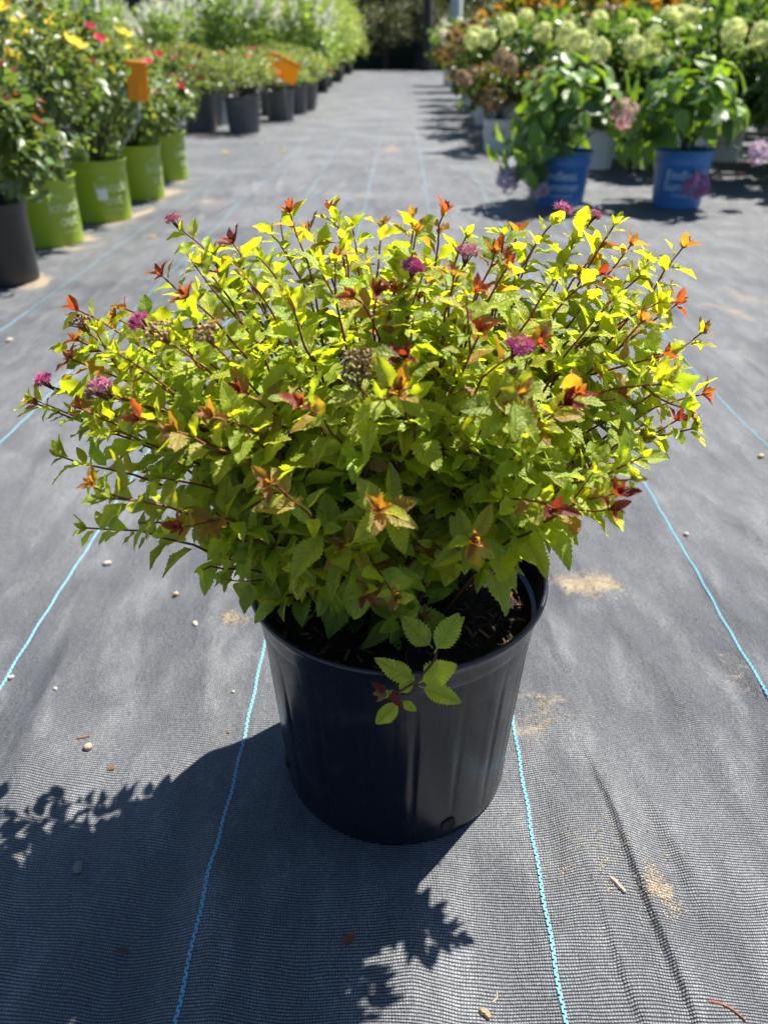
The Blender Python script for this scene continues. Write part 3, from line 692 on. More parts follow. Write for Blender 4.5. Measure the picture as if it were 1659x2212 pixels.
def head(rg, p, nrm, size, col, cone=1.0, n=85, fs=.016):
    """round or cone shaped head of four petalled florets"""
    w_ = sph(n, rg, -.75, 1.0); taper = np.where(w_[:, 2:] > 0, 1-.45*(cone-1)*w_[:, 2:], 1)
    a = unit(np.cross(nrm, [.31, .8, .2])); b = np.cross(nrm, a)
    loc = (w_[:, :1]*a+w_[:, 1:2]*b)*np.clip(taper, .3, 1)+w_[:, 2:]*nrm*cone
    out = unit(loc/np.array([1, 1, 1.0])); pos = p+nrm*size*.4+loc*size*.5*rg.uniform(.82, 1.08, (n, 1))
    d, z = orient(out+rg.normal(0, .35, out.shape), rg)
    return [FLORET.stamp('f', frames(d, z, fs*rg.uniform(.7, 1.2, n)), pos, jit(col, n, rg, .16, .06))]
def spikehead(rg, p, nrm, ln, col, n=46, w_=.012, fs=.0085):
    t = rg.random(n); o = sph(n, rg, -.2, .6); pos = p+nrm*(t*ln)[:, None]+o*(w_*(1.15-t))[:, None]; d, z = orient(o+nrm*.4, rg)
    return [FLORET.stamp('f', frames(d, z, fs*rg.uniform(.6, 1.2, n)), pos, jit(col, n, rg, .15, .05))]

def plant(name, label, cat, pot_m, rt, rb, h, seed, height, spread, nleaf, tpls, lsize, cols, blooms=(), newcol=None, stemcol=(.05, .045, .02), droop=.1, group=None, low=-.7, shell=.35, zlift=0.0):
    """a nursery pot with soil, stems, leaves and blooms, standing at the origin"""
    rg = np.random.default_rng(seed); t = thing(name, label, cat, (0, 0, 0), 0, group)
    V, L, T, u, c = pot_mesh(rt, rb, h); po = obj('pot', mesh_arrays('pot', V, L, T), pot_m, t); soil_disc(rt-.008, h-.035, t)
    cz = h+zlift+(height-h-zlift)*.52; rad = np.array([spread, spread, (height-h-zlift)*.52])
    lp, ends = foliage_cloud(rg, nleaf, np.array([0, 0, cz]), rad, tpls, lsize, cols, droop, newcol=newcol, low=low, shell=shell)
    obj('foliage', pmesh('foliage', lp), M_bgleaf, t, kind='stuff')
    obj('stems', pmesh('stems', twigs(rg, np.array([0, 0, h-.05]), ends, .0045, stemcol)), M_stem, t)
    for fn, cnt, zlo, args in blooms:
        d = sph(cnt, rg, zlo, 1.0); d[:, 1] = np.where(rg.random(cnt) < .65, -np.abs(d[:, 1]), d[:, 1])
        for q in d:
            pos = np.array([0, 0, cz])+q*rad*rg.uniform(.95, 1.1); nr = unit(q*.5+np.array([0, -.15, .8])+rg.normal(0, .2, 3))
            V, L, T, u, c = join(fn(rg, pos, nr, *args))
            obj('bloom', mesh_arrays('bloom', V, L, T, fn is not spikehead, u, c), M_petal, t)
    return t, po
def rp(rt, rb, h): return lambda z: rb+.001+(rt-.006-rb-.001)*z/(h-.03)
GR = [(.14, .20, .07), (.18, .25, .09), (.10, .155, .055)]
def place(src, xy, rz, sc=1.0, label=None, first=[set()]):
    k_ = src.name
    if k_ not in first[0]:
        first[0].add(k_); src.location = (xy[0], xy[1], 0); src.rotation_euler = (0, 0, rz); src.scale = (sc,)*3
        if label: src['label'] = label
        return src
    return copy_tree(src, (xy[0], xy[1], 0), rz, sc, label)
def front(px, py, rb): q = G(px, py); return (q[0], q[1]+rb*.85)

# roses along the left edge of the path
YEL = (.88, .70, .10); PINK = (.75, .07, .16); REDF = (.70, .025, .05)
ros = []
def rose_plant(seed, potm, label, blooms, newcol, height, spread=.25, cols=GR, text=True, group=None, ls=.038, zl=.05, low=-.7):
    t, po = plant('potted_rose', label, 'potted rose', potm, .128, .118, .245, seed, height, spread, 1500, PL, ls, cols, blooms, newcol, (.07, .06, .025), group=group, zlift=zl, low=low)
    if text:
        rr = rp(.128, .118, .245)
        for th0 in (-.35, -.35-2.1):
            wrap_text('knock', .062, rr, .125, th0, M_print, po); wrap_text('out', .062, rr, .075, th0, M_print, po); wrap_text('the', .022, rr, .178, th0-.28, M_print, po)
            wrap_text('family of roses', .012, rr, .048, th0, M_print, po)
    return t, po
specs = [((-24, 622), M_pblk, 'rose bush in a plain black pot beside a lime green pot', [(rose, 1, .3, (.05, PINK))], (.20, .05, .04), .60, False, 1.9),
         ((93, 535), M_pgreen, 'yellow rose bush in lime green pot next to the plain black pot', [(rose, 9, .05, (.085, YEL))], (.16, .16, .03), .80, True, -.12),
         ((212, 481), M_pgreen, 'yellow rose bush in lime green pot with a white paper sticker', [(rose, 7, .25, (.085, YEL)), (rose, 2, -.3, (.05, PINK))], (.12, .13, .03), .74, True, -.45),
         ((294, 433), M_pgreen, 'pink rose bush in lime green pot by the narrow edge of an orange card', [(rose, 4, -.2, (.055, PINK))], (.18, .05, .03), .60, True, .05),
         ((353, 392), M_pgreen, 'dark leaved red rose bush in the last lime green pot', [(rose, 4, .0, (.05, REDF))], (.22, .03, .025), .62, True, .15)]
for i, (q, pm_, lb, bl, nc, hh, tx, rz) in enumerate(specs):
    t, po = rose_plant(100+i, pm_, lb, bl, nc, hh, text=tx, spread=.21 if i == 0 else .26 if i < 3 else .22, ls=.048 if i == 0 else .040, zl=.0 if i == 0 else .03, low=-.8); xy = front(*q, .118); t.location = (*xy, 0); t.rotation_euler = (0, 0, rz)
    ros.append(t)
    if i == 2:
        rr = rp(.128, .118, .245); th = [-1.35+.45+k_*.05 for k_ in range(8)]; Vv = []; Ff = []
        for a in th:
            for z in (.095, .140): Vv.append(((rr(z)+.0025)*math.cos(a), (rr(z)+.0025)*math.sin(a), z))
        for k_ in range(7): Ff.append((2*k_, 2*k_+2, 2*k_+3, 2*k_+1))
        me = bpy.data.meshes.new('sticker'); me.from_pydata(Vv, [], Ff); me.update(); obj('sticker', me, M_sticker, po)
g_back = 'rose bushes behind the lime green pots'
rb_, _ = rose_plant(131, M_pgreen, 'rose bush with small yellow blooms behind the row of lime green pots', [(rose, 5, .1, (.07, YEL))], (.15, .12, .03), .78, group=g_back, text=False)
for i, (x, y) in enumerate([(-1.86, 3.55), (-1.88, 4.25), (-1.84, 4.95), (-2.4, 4.7), (-1.80, 5.6), (-2.4, 5.5)]): place(rb_, (x, y), i*1.3, [1, .95, .9, 1.05, .85, 1][i])

# low ground roses in grey pots
g = 'low roses in grey pots'
dr, _ = plant('potted_ground_rose', 'low mounded rose with small coral blooms in a dark grey pot', 'potted rose', M_pgrey, .135, .115, .24, 140, .52, .30, 1500, PL, .026, [(.21, .27, .09), (.26, .33, .10), (.16, .21, .07)], [(rose, 5, .0, (.042, (.70, .16, .14)))], None, group=g, low=-.55)
for i, (x, y) in enumerate([front(432, 284, .12)]+[front(525, 288, .12), front(604, 262, .12), front(634, 246, .12)]+[(-1.85, 8.3), (-2.35, 7.7), (-2.3, 8.6), (-2.9, 8.0), (-1.8, 9.2), (-1.45, 9.9), (-2.9, 9.0), (-2.4, 9.6), (-3.4, 8.6), (-2.4, 6.7), (-3.0, 6.9), (-3.5, 7.6), (-1.15, 10.4)]):
    place(dr, (x, y), i*2.1, 1.16+.12*math.sin(i*3), {0: 'low coral rose in grey pot behind the last lime green pot', 1: 'low coral rose in grey pot just right of the pale blue pot', 2: 'low coral rose in grey pot under the tilted orange card', 3: 'low coral rose in the grey pot next past the orange card'}.get(i, 'low mounded coral rose in grey pot in the rows behind the path edge'))
wp_, _ = plant('potted_ground_rose', 'small rose in a pale blue pot between dark grey pots', 'potted rose', simple('pale_blue_pot', (.35, .47, .52), .4), .11, .10, .22, 141, .46, .24, 700, PL, .026, [(.10, .15, .035)], [(rose, 2, .0, (.04, PINK))])
place(wp_, front(472, 270, .11), 0)

# taller shrubs with cream flower spikes, further along the left
g = 'shrubs with cream flower spikes'
sp1, _ = plant('potted_summersweet', 'tall green shrub with cream flower spikes in black pot left of path', 'potted shrub', M_pblk, .15, .13, .27, 150, 1.12, .40, 2200, NARROW+PL, .065, [(.21, .31, .08), (.26, .37, .10), (.16, .25, .07)], [(spikehead, 30, .25, (.17, (.85, .83, .70), 60, .026, .015))], None, group=g, low=-.7)
for i, (x, y) in enumerate([(-1.25, 11.5), (-2.0, 11.0), (-2.8, 10.6), (-3.7, 10.2), (-4.4, 9.6), (-1.35, 12.9), (-2.2, 12.4), (-3.1, 12.0), (-4.1, 11.6), (-5.2, 11.2), (-2.0, 14.2), (-3.2, 13.8), (-4.5, 13.4), (-5.8, 13.0), (-2.6, 16.0), (-4.2, 15.6), (-6.0, 15.0), (-3.4, 18.5), (-5.6, 18.0), (-7.6, 17)]):
    place(sp1, (x, y), i*1.7, 1+.16*math.sin(i*2.3), {0: 'shrub with cream spikes at path edge just past the grey pots', 5: 'shrub with cream spikes at path edge before the feathery bushes'}.get(i, 'tall green shrub with cream flower spikes in rows left of the path'))
g = 'feathery shrubs with magenta flowers'
fe, _ = plant('potted_butterfly_bush', 'feathery light green bush with magenta flowers by the far path edge', 'potted shrub', M_pblk, .15, .13, .27, 160, 1.45, .50, 2600, NARROW, .085, [(.28, .37, .12), (.33, .42, .15), (.23, .31, .10)], [(spikehead, 5, -.1, (.13, (.62, .12, .34)))], None, group=g, low=-.8)
for i, (x, y) in enumerate([(-1.35, 14.6), (-1.45, 16.6), (-1.4, 18.8), (-1.5, 21.2), (-1.45, 23.8), (-2.6, 20.5), (-2.8, 23.0), (-4.4, 21.5), (-6.4, 20.8)]): place(fe, (x, y), i*1.9, 1+.10*math.sin(i*1.3), {0: 'feathery green bush with magenta flowers next to the cream spiked shrubs', 4: 'feathery green bush at path edge nearest the far shade cloth'}.get(i, 'feathery light green bush with magenta flowers by the far path edge'))
dk, _ = plant('potted_evergreen_shrub', 'dense dark shrub with tiny leaves behind the yellow roses', 'potted shrub', M_pblk, .16, .14, .28, 170, 1.15, .55, 2600, PL, .035, [(.07, .09, .035), (.09, .10, .045)], (), None, low=-.8)
place(dk, (-4.3, 7.9), 0, 1.0)
for i, (x, y, s_) in enumerate([(-1.7, 27.3, 1.7), (-.5, 27.6, 1.5), (.6, 27.5, 1.8), (1.6, 27.2, 1.5), (2.8, 27.4, 1.9)]): place(dk, (x, y), i*1.2, s_, 'dark evergreen shrub standing against the far shade cloth')['group'] = 'dark shrubs against the shade cloth'

# hydrangeas on the right
def mophead(seed, label, heads):
    rg = np.random.default_rng(seed); t = thing('potted_mophead_hydrangea', label, 'potted hydrangea', (0, 0, 0))
    rt, rb, h = .132, .108, .245; V, L, T, u, c = pot_mesh(rt, rb, h, .016); po = obj('pot', mesh_arrays('pot', V, L, T), M_pblue, t, label='bright blue plastic pot with pale lettering'); soil_disc(rt-.008, h-.03, t)
    rr = rp(rt, rb, h); a0 = -1.85
    wrap_text('Endless', .056, rr, .130, a0, M_printb, po); wrap_text('Summer', .056, rr, .082, a0+.06, M_printb, po); wrap_text('HYDRANGEAS', .017, rr, .055, a0+.12, M_printb, po)
    HL = [(.085, .165, .04), (.11, .21, .045), (.065, .13, .035), (.17, .29, .05)]
    P0 = np.array([0, 0, h-.03]); tw_ = []
    tmpl = [mesh_arrays('leaf', t_.V, t_.L, t_.T, True, t_.UV[t_.L]) for t_ in (serrate_leaf(.44, 9, .3, .30, .04, .1, seed), serrate_leaf(.48, 9, .2, .5, .05, -.1, seed+1))]
    ns = 17
    for i in range(ns):
        a = i*2.4+rg.normal(0, .3); R0 = .35*math.sqrt((i+.6)/ns); z = (.59-.25*(R0/.31)**2)*rg.uniform(.92, 1.08) if i < ns-5 else rg.uniform(.20, .30)
        if i >= ns-5: a = math.pi+rg.uniform(-.45, 1.1)-(i % 2)*2.6*rg.uniform(.9, 1.0)
        elif -2.4 < (a+math.pi) % (2*math.pi)-math.pi < -.7: z = max(z, .43); R0 *= .8
        e = np.array([R0*math.cos(a), R0*math.sin(a), max(z, .17)]); m = np.array([e[0]*.4, e[1]*.4, (h+e[2])/2+.08]); p = bez(P0+rg.normal(0, .02, 3)*[1, 1, 0], m, e, 8)
        V, L, T, u, c = tube(p, np.linspace(.0045, .0022, 8), 5); tw_.append((V, L, T, u, np.tile((.06, .09, .025), (len(V), 1))))
        for lev, f in enumerate((.52, .70, .85, .97)):
            b = np.array([np.interp(f, np.linspace(0, 1, 8), p[:, j]) for j in range(3)]); ax = unit(p[min(7, int(f*7)+1)]-p[int(f*7)-1] if f < .9 else p[7]-p[6])
            s1 = unit(np.cross(ax, [.2, .1, 1])); s2 = np.cross(ax, s1); an = lev*math.pi/2+rg.uniform(0, .8)
            for sg in (1, -1):
                rd = (s1*math.cos(an)+s2*math.sin(an))*sg; d = unit(rd+ax*.35+[0, 0, rg.uniform(-.35, .15)])
                o = obj('leaf', tmpl[rg.integers(2)], M_bgleafo, t); m4 = np.eye(4); m4[:3, :3] = frames(d[None], unit(ax+[0, 0, .7]-rd*.2)[None], np.array([(.15-.055*f*f)*rg.uniform(.8, 1.15)]))[0]; m4[:3, 3] = b
                o.matrix_local = Matrix(m4.tolist()); cl = np.array(HL[rg.integers(4) if lev < 3 else 3])*rg.uniform(.8, 1.25); o.color = (*cl, 1)
    obj('stems', pmesh('stems', tw_), M_stem, t)
    for pos, size, col in heads:
        V, L, T, u, c = join(head(rg, np.array(pos), unit(np.array([pos[0], pos[1], .15])), size, col, 1.0, 70, .017)); obj('bloom', mesh_arrays('bloom', V, L, T, True, u, c), M_petal, t)
        V, L, T, u, c = tube(bez(P0, np.array([pos[0]*.5, pos[1]*.5, h+.08]), np.array(pos), 7), .003, 5); obj('flower_stalk', mesh_arrays('flower_stalk', V, L, T, True, None, np.tile((.07, .10, .03), (len(V), 1))), M_stem, t)
    return t
LAV = (.60, .48, .58); PNK = (.62, .38, .36); MAG = (.44, .20, .38)
x, y = front(1214, 452, .108); t = mophead(200, 'mophead hydrangea in blue pot with a lavender flower drooping to the ground', [((-.24, -.10, .10), .10, LAV), ((-.12, -.16, .085), .08, (.55, .42, .50)), ((.18, -.10, .38), .12, PNK)]); t.location = (x, y, 0)
x, y = front(1470, 452, .108); t = mophead(210, 'mophead hydrangea in blue pot with a magenta flower against its side', [((.0, -.16, .085), .10, MAG), ((.28, -.06, .22), .09, LAV)]); t.location = (x, y, 0); t.rotation_euler = (0, 0, .1); t.scale = (1.02,)*3

def panicle(seed, name, label, cols, bcol, nb, height, spread, group, newcol=None, lsize=.075, size=.125, cone=1.2, nleaf=900, text=False):
    t, po = plant(name, label, 'potted hydrangea', M_pwhite, .14, .12, .25, seed, height, spread, nleaf, PL, lsize, cols, [(head, nb, .25, (size, bcol, cone, 170, .0165))], newcol, (.09, .06, .035), group=group, low=-.75, droop=.2)
    return t, po
LIMEB = (.72, .77, .33); CREAM = (.80, .78, .56); TAN = (.40, .29, .17)
HG = [(.095, .165, .035), (.12, .20, .045), (.07, .125, .03)]; BR = [(.16, .12, .06), (.14, .16, .05), (.18, .11, .06)]
pw, pp = panicle(300, 'potted_panicle_hydrangea', 'bushy hydrangea with brown seed heads in white pot printed PW', BR+HG, TAN, 5, .62, .30, None, None, .06)
rr = rp(.14, .12, .25); wrap_text('PW', .07, rr, .125, -1.72, M_printd, pp); place(pw, front(1078, 331, .10), 0, .86)
la, _ = panicle(310, 'potted_panicle_hydrangea', 'hydrangea with large lime cream flower heads in white pot', HG, LIMEB, 5, .78, .36, 'lime flowered hydrangeas in white pots', nleaf=1300, cone=1.12)
for i, (x, y, s) in enumerate([(1.22, 5.35, .92), (1.72, 5.1, .92), (2.25, 4.75, 1.0), (1.55, 5.9, 1.0), (2.15, 5.75, 1.05), (2.75, 5.5, 1.1), (1.05, 6.7, 1.0), (1.7, 6.8, 1.05), (2.4, 6.7, 1.15), (3.1, 6.5, 1.2), (3.3, 7.6, 1.2), (.92, 7.5, 1.0), (1.3, 8.3, 1.1)]): place(la, (x, y), i*2.2, s, {0: 'lime flowered hydrangea behind and right of the lettered blue pot', 1: 'lime flowered hydrangea behind the gap between both blue pots', 2: 'lime flowered hydrangea behind the blue pot with the magenta flower', 6: 'lime flowered hydrangea directly behind the white pot printed PW'}.get(i, 'hydrangea with large lime cream flower heads in rows behind the blue pots'))
cb, _ = panicle(320, 'potted_panicle_hydrangea', 'hydrangea with white cone flowers and yellowing leaves at far path corner', HG+[(.2, .2, .04)], CREAM, 7, .80, .34, 'white flowered hydrangeas in white pots')
for i, (x, y, s) in enumerate([(2.9, 4.6, .85), (1.0, 12.6, 1.1), (.95, 14.6, 1.15), (.95, 16.8, 1.2), (1.9, 13.2, 1.2)]): place(cb, (x, y), i*1.1, s, 'hydrangea with white cone flowers behind the blue pots' if i == 0 else 'hydrangea with white cone flowers and yellowing leaves at far path corner')
fb, _ = panicle(330, 'potted_panicle_hydrangea', 'hydrangea with bronze leaves and faded tan flower heads along the path', BR+HG, TAN, 5, .78, .34, 'bronze hydrangeas with faded flowers', (.25, .12, .03), size=.085)
for i, (x, y, s) in enumerate([(.84, 8.4, 1.0), (.85, 9.2, 1.0), (.9, 10.2, 1.05), (.95, 11.4, 1.1), (1.7, 7.9, 1.1), (1.6, 9.2, 1.15), (2.5, 7.7, 1.15), (3.4, 5.6, 1.25), (3.7, 6.8, 1.3), (3.15, 4.2, 1.0)]): place(fb, (x, y), i*1.9, s, {0: 'bronze hydrangea at path edge just past the white PW pot', 3: 'bronze hydrangea at path edge beside the white flowered ones'}.get(i, 'hydrangea with bronze leaves and faded tan flower heads'))
ok, _ = plant('potted_oakleaf_hydrangea', 'tall shrub with broad yellow green leaves behind the hydrangeas', 'potted shrub', M_pblk, .17, .15, .3, 340, 1.18, .42, 650, PL, .12, [(.17, .22, .03), (.12, .18, .03), (.28, .22, .03), (.33, .16, .025)], (), None, group='tall yellow green shrubs on the right', low=-.8)
for i, (x, y, s) in enumerate([(1.35, 10.6, 1.0), (2.3, 9.4, 1.0), (3.3, 8.9, 1.05), (4.3, 8.4, 1.15), (2.2, 11.4, 1.15), (3.4, 10.8, 1.25), (4.8, 10.2, 1.3), (4.6, 7.2, 1.15)]): place(ok, (x, y), i*1.5, s, 'tall broad leaved shrub nearest the path behind bronze hydrangeas' if i == 0 else 'tall shrub with broad yellow green leaves behind the hydrangeas')

# ------------------------------------------------------------------ cards, litter
def card(label, centre, wd, ht, rot, ground_xy, z0=0.0):
    t = thing('price_card', label, 'sign', (ground_xy[0], ground_xy[1], z0)); 
    bm = bmesh.new(); bmesh.ops.create_cube(bm, size=1); bmesh.ops.scale(bm, vec=(wd, .003, ht), verts=bm.verts)
    for z_ in (ht*.5-.006,): 
        q = bmesh.ops.create_cube(bm, size=1)['verts']; bmesh.ops.scale(bm, vec=(wd, .009, .012), verts=q); bmesh.ops.translate(bm, vec=(0, 0, z_+.003), verts=q)
    bmesh.ops.bevel(bm, geom=bm.edges[:], offset=.0008, segments=1, affect='EDGES')
    me = bpy.data.meshes.new('card'); bm.to_mesh(me); bm.free(); o = obj('card', me, M_orange, t)
    o.location = (centre[0]-ground_xy[0], centre[1]-ground_xy[1], centre[2]-z0); o.rotation_euler = rot
    e = np.array(o.location); V, L, T, u, c = tube(np.array([[0, .012, 0], [e[0]*.9, e[1]+.012, e[2]*.6], [e[0], e[1]+.008, e[2]]]), .004, 6); obj('stake', mesh_arrays('stake', V, L, T), M_metal, t)
c0 = PY(298, 176, 3.52); card('upright orange plastic card on a stake behind the yellow roses', c0, .09, .14, (0, R_(5), R_(46)), (-1.27, 3.60), .205)
c0 = PY(612, 149, 8.3); card('tilted orange plastic card on a stake above low grey-potted roses', c0, .28, .185, (R_(-12), R_(22), R_(6)), (c0[0]+.03, c0[1]))

def pebble(label, px, py, s, col, seed, cat='pebble', name='pebble', z=None):
    q = G(px, py); rg = np.random.default_rng(seed); bm = bmesh.new(); bmesh.ops.create_icosphere(bm, subdivisions=2, radius=1)
    for v_ in bm.verts:
        n_ = .8+.4*float(vnoise(v_.co.x*1.3+seed, v_.co.y*1.3+v_.co.z, seed)); v_.co = Vector((v_.co.x*s[0]*n_, v_.co.y*s[1]*n_, max(v_.co.z, -.75)*s[2]*n_))
    bmesh.ops.rotate(bm, verts=bm.verts, matrix=Matrix.Rotation(rg.uniform(0, 3), 3, 'Z')); zl = min(v_.co.z for v_ in bm.verts)
    me = bpy.data.meshes.new(name); bm.to_mesh(me); bm.free(); me.shade_smooth()
    a = me.attributes.new('Col', 'FLOAT_COLOR', 'POINT'); a.data.foreach_set('color', np.tile((*col, 1), (len(me.vertices), 1)).astype(np.float32).ravel())
    o = obj(name, me, M_chip); o.location = (q[0], q[1], float(ground_h(q[0], q[1]))-zl-.0012); o['label'] = label; o['category'] = cat
TANC = (.42, .31, .21); WHT = (.42, .36, .29); GRY = (.22, .19, .16)
for i, (lb, px_, py_, s, col) in enumerate([
    ('round tan pebble with a stick beside it left of pot', 195, 1630, (.0048, .0042, .004), TANC), ('flat cream pebble left of the pot rim', 425, 1363, (.0062, .0035, .0022), WHT),
    ('small tan pebble under the lower left twigs', 385, 1308, (.0042, .004, .0035), TANC), ('pale tan pebble near the left blue thread below the shrub', 235, 1230, (.006, .005, .004), WHT),
    ('tiny yellowish pebble beside the blue thread near pot', 505, 1503, (.0022, .0022, .002), WHT), ('small white pebble on bare fabric at left', 130, 1520, (.0035, .0025, .002), WHT),
    ('dark brown pebble lying in the shrub shadow', 175, 1890, (.0045, .0062, .0045), GRY), ('pale pebble touching the outer left blue thread', 28, 1475, (.004, .0035, .003), WHT),
    ('grey pebble on fabric right of the shrub', 1478, 1167, (.0045, .0045, .0035), WHT), ('beige pebble beside the outer right blue thread', 1640, 997, (.008, .006, .004), TANC),
    ('small pale pebble far left near the lone thread', 23, 740, (.012, .008, .005), WHT)]): pebble(lb, px_, py_, s, col, 400+i)
def stick(label, a, b, rad, col, curve=0.0, name='bark_stick', seed=0):
    A = G(*a); B = G(*b); n = 7; rg = np.random.default_rng(seed); o_ = (A+B)/2; o_[2] = float(ground_h(o_[0], o_[1]))
    t_ = np.linspace(0, 1, n)[:, None]; p = A+(B-A)*t_; sd = np.cross(unit(B-A), [0, 0, 1]); p = p+sd*curve*np.sin(t_*np.pi)+rg.normal(0, rad*.15, (n, 3)); p[:, 2] = ground_h(p[:, 0], p[:, 1])+rad*.55
    V, L, T, u, c = tube(p-o_, rad*np.array([.8, 1, 1.05, .95, 1.0, .9, .7]), 6, col); V[:, 2] = V[:, 2]*.8
    o = obj(name, mesh_arrays(name, V, L, T, False, None, c), M_chip); o.location = tuple(o_); o['label'] = label; o['category'] = 'stick'
stick('short brown stick above the round tan pebble', (172, 1611), (200, 1603), .0016, (.20, .12, .08), 0, seed=1)
stick('pale wood stick beside the dark fabric crease', (1315, 1915), (1345, 1945), .0024, (.36, .29, .23), 0, seed=2)
stick('broken wood splinter near the right blue thread at frame bottom', (1036, 2188), (1056, 2208), .003, (.30, .22, .13), 0, seed=3)
stick('thin curved red brown twig right of the fabric crease', (1520, 2180), (1605, 2215), .0012, (.24, .10, .06), -.004, 'twig', 4)
stick('hair thin pale straw near the broken splinter', (1062, 2172), (1072, 2145), .0006, (.40, .32, .22), .002, 'straw', 5)
def dry_leaf(label, px_, py_, s, col, seed, group=None):
    q = G(px_, py_); rg = np.random.default_rng(seed); tp = LEAFT[seed % 6]; a = rg.uniform(0, 6.28)
    M = frames(np.array([[math.cos(a), math.sin(a), .05]]), np.array([[.1, .1, 1]]), np.array([[s, s, s*.5]])); st = tp.stamp('d', M, np.array([[0, 0, 0.]]), np.array([col])); V = st[0].copy(); V[:, 2] -= V[:, 2].min()
    o = obj('fallen_leaf', mesh_arrays('fallen_leaf', V, st[1], st[2], True, st[3], st[4]), M_leaf); o.location = (q[0], q[1], float(ground_h(q[0], q[1]))+.0008); o['label'] = label; o['category'] = 'leaf'
    if group: o['group'] = group
for i, (lb, px_, py_, s, col) in enumerate([('small orange brown leaf scrap left of the pot shadow', 257, 1667, .010, (.42, .22, .13)), ('dull brown leaf scrap lying in deep shrub shadow', 252, 2063, .012, (.20, .13, .09)),
    ('red brown leaf scrap lit by a sun fleck in the shadow', 740, 2066, .014, (.34, .13, .08)), ('thin tan leaf scrap beside the cream pebble', 500, 1590, .008, (.36, .26, .16)),
    ('yellow fallen leaf behind the magenta flower at left', 316, 516, .045, (.62, .52, .14)), ('brown fallen leaf close to a lime green pot', 415, 527, .03, (.25, .13, .07))]): dry_leaf(lb, px_, py_, s, col, 500+i)
gl = 'dry leaves on the path'
for i, (px_, py_) in enumerate([(700, 260), (640, 290), (750, 235), (830, 215), (870, 205), (900, 232), (780, 262), (945, 170), (900, 190), (600, 330), (860, 310), (1060, 250), (560, 310), (500, 330), (1160, 290), (420, 290), (690, 330), (985, 300)]):
    dry_leaf('small dry tan leaf fallen on the path', px_, py_, .055+.02*math.sin(i*5), (.50, .36, .22), 520+i, gl)
# loose sand grains
ns = 2600; src = [(1275, 1275, .032, .024), (1165, 1555, .05, .03), (1420, 1950, .016, .02), (1300, 1880, .06, .05), (510, 1352, .018, .012)]
k_ = rng.integers(0, len(src), ns); cg = np.array([G(s_[0], s_[1])[:2] for s_ in src])[k_]; sg = np.array([s_[2:] for s_ in src])[k_]
xy = cg+rng.normal(size=(ns, 2))*sg*.6; xy = xy+1.1*sg*(np.stack([vnoise(xy[:, 0]*60, xy[:, 1]*60, 41), vnoise(xy[:, 0]*60, xy[:, 1]*60, 42)], 1)-.5); Pg = np.stack([xy[:, 0], xy[:, 1], ground_h(xy[:, 0], xy[:, 1])+.0003], 1); dd, zz = orient(rng.normal(size=(ns, 3)), rng)
obj('sand', pmesh('sand', [BUD.stamp('g', frames(dd, zz, rng.uniform(.0003, .0009, ns)), Pg, jit((.46, .37, .25), ns, rng, .3))], False), M_chip, kind='stuff', label='loose pale sand grains scattered on the fabric', category='sand')

# ------------------------------------------------------------------ far end: screen fence, shed and trees
M_screen = simple('dark_shade_cloth', (.020, .032, .026), .85, .15, .5, 3, .004, 60); M_post = simple('weathered_post', (.20, .19, .17), .8, .2, .3, 20, .003, 60)
fence = thing('shade_cloth_fence', 'dark green shade cloth screen across the far end of the path', 'fence', (0, 28.4, 0))
xs = np.linspace(-18, 18, 145); zs = np.linspace(0, 2.7, 12); XX, ZZ = np.meshgrid(xs, zs); YY = .06*np.sin(XX*3.1)+.05*vnoise(XX*2, ZZ*1.5, 8)
V = np.stack([XX, YY, ZZ], -1).reshape(-1, 3); ii = (np.arange(11)[:, None]*145+np.arange(144)[None]).ravel(); L = np.stack([ii, ii+1, ii+146, ii+145], 1).ravel()
obj('cloth', mesh_arrays('cloth', V, L, np.full(len(ii), 4)), M_screen, fence)
for x in np.arange(-18, 18.1, 3.0):
    V, L, T, u, c = tube(np.array([[x, .16, 0], [x, .16, 1.4], [x, .16, 2.8]]), .055, 8); obj('post', mesh_arrays('post', V, L, T), M_post, fence)
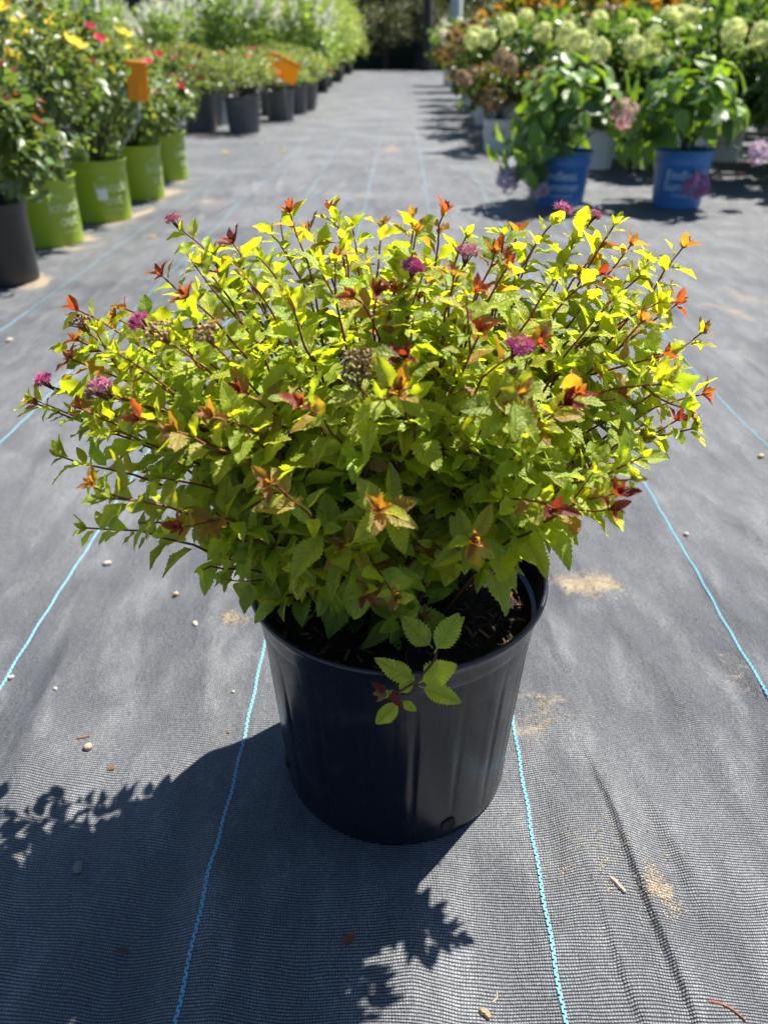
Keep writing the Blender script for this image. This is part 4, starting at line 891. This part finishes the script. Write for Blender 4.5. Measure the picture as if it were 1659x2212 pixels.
def upright(label, x, y, h, rad, mat):
    t = thing('support_post', label, 'post', (x, y, 0))
    V, L, T, u, c = lathe([(rad*1.02, 0), (rad, .02), (rad*.98, h), (rad*.8, h+.01), (.002, h+.012)], 16); obj('shaft', mesh_arrays('shaft', V, L, T), mat, t)
    V, L, T, u, c = lathe([(rad*1.6, 0.0), (rad*1.6, .012), (rad*1.05, .02)], 16); obj('base_plate', mesh_arrays('base_plate', V, L, T), mat, t)
M_pgal = simple('painted_grey_green_post', (.30, .36, .34), .5, .4, .15, 10); M_dkp = simple('dark_timber_post', (.035, .032, .03), .8, .2, .3, 12, .002, 40)
q = PY(8, 60, 9.0); upright('dark timber post behind the yellow roses', q[0], q[1], 2.6, .055, M_dkp)
q = PY(45, 60, 11.5); upright('pale grey post between dark timber post and evergreen shrub', q[0], q[1], 2.6, .10, M_pgal)
q = PY(985, 40, 24); upright('pale grey post at the far right corner of the path', q[0], q[1], 2.8, .16, M_pgal)
q = PY(925, 40, 26); upright('dark timber post close to the far shade cloth', q[0], q[1], 2.8, .14, M_dkp)
q = PY(1465, 20, 12.2); upright('wide grey green post rising among tall yellow green shrubs', q[0], q[1], 2.8, .17, M_pgal)
def tree(label, x, y, h, cr, seed, cols, group):
    rg = np.random.default_rng(seed); t = thing('broadleaf_tree', label, 'tree', (x, y, 0), 0, group)
    lp, ends = foliage_cloud(rg, 3600, np.array([0, 0, h*.62]), np.array([cr, cr, h*.40]), PL, .26, cols, .2, low=-.9, shell=.3)
    tr = [tube(np.array([[0, 0, 0], [.05, 0, h*.2], [-.03, .05, h*.42], [0, 0, h*.7]]), [.16, .13, .10, .04], 9, (.10, .075, .055))]
    obj('trunk', pmesh('trunk', tr+twigs(rg, np.array([0, 0, h*.25]), ends, .05, (.09, .07, .05), 16)), M_stem, t)
    obj('crown', pmesh('crown', lp), M_bgleaf, t, kind='stuff')
for i, (x, y, h, cr) in enumerate([(-12, 33, 6.0, 2.6), (-7.5, 32, 5.5, 2.4), (-3.5, 33, 6.5, 2.6), (.5, 32.5, 6.0, 2.5), (4.5, 33, 5.6, 2.4), (9, 32, 6.4, 2.7), (13.5, 33, 5.8, 2.5)]):
    tree('leafy green tree standing behind the far shade cloth', x, y, h, cr, 600+i, [(.05, .085, .02), (.07, .11, .025), (.04, .07, .02)], 'trees behind the shade cloth')
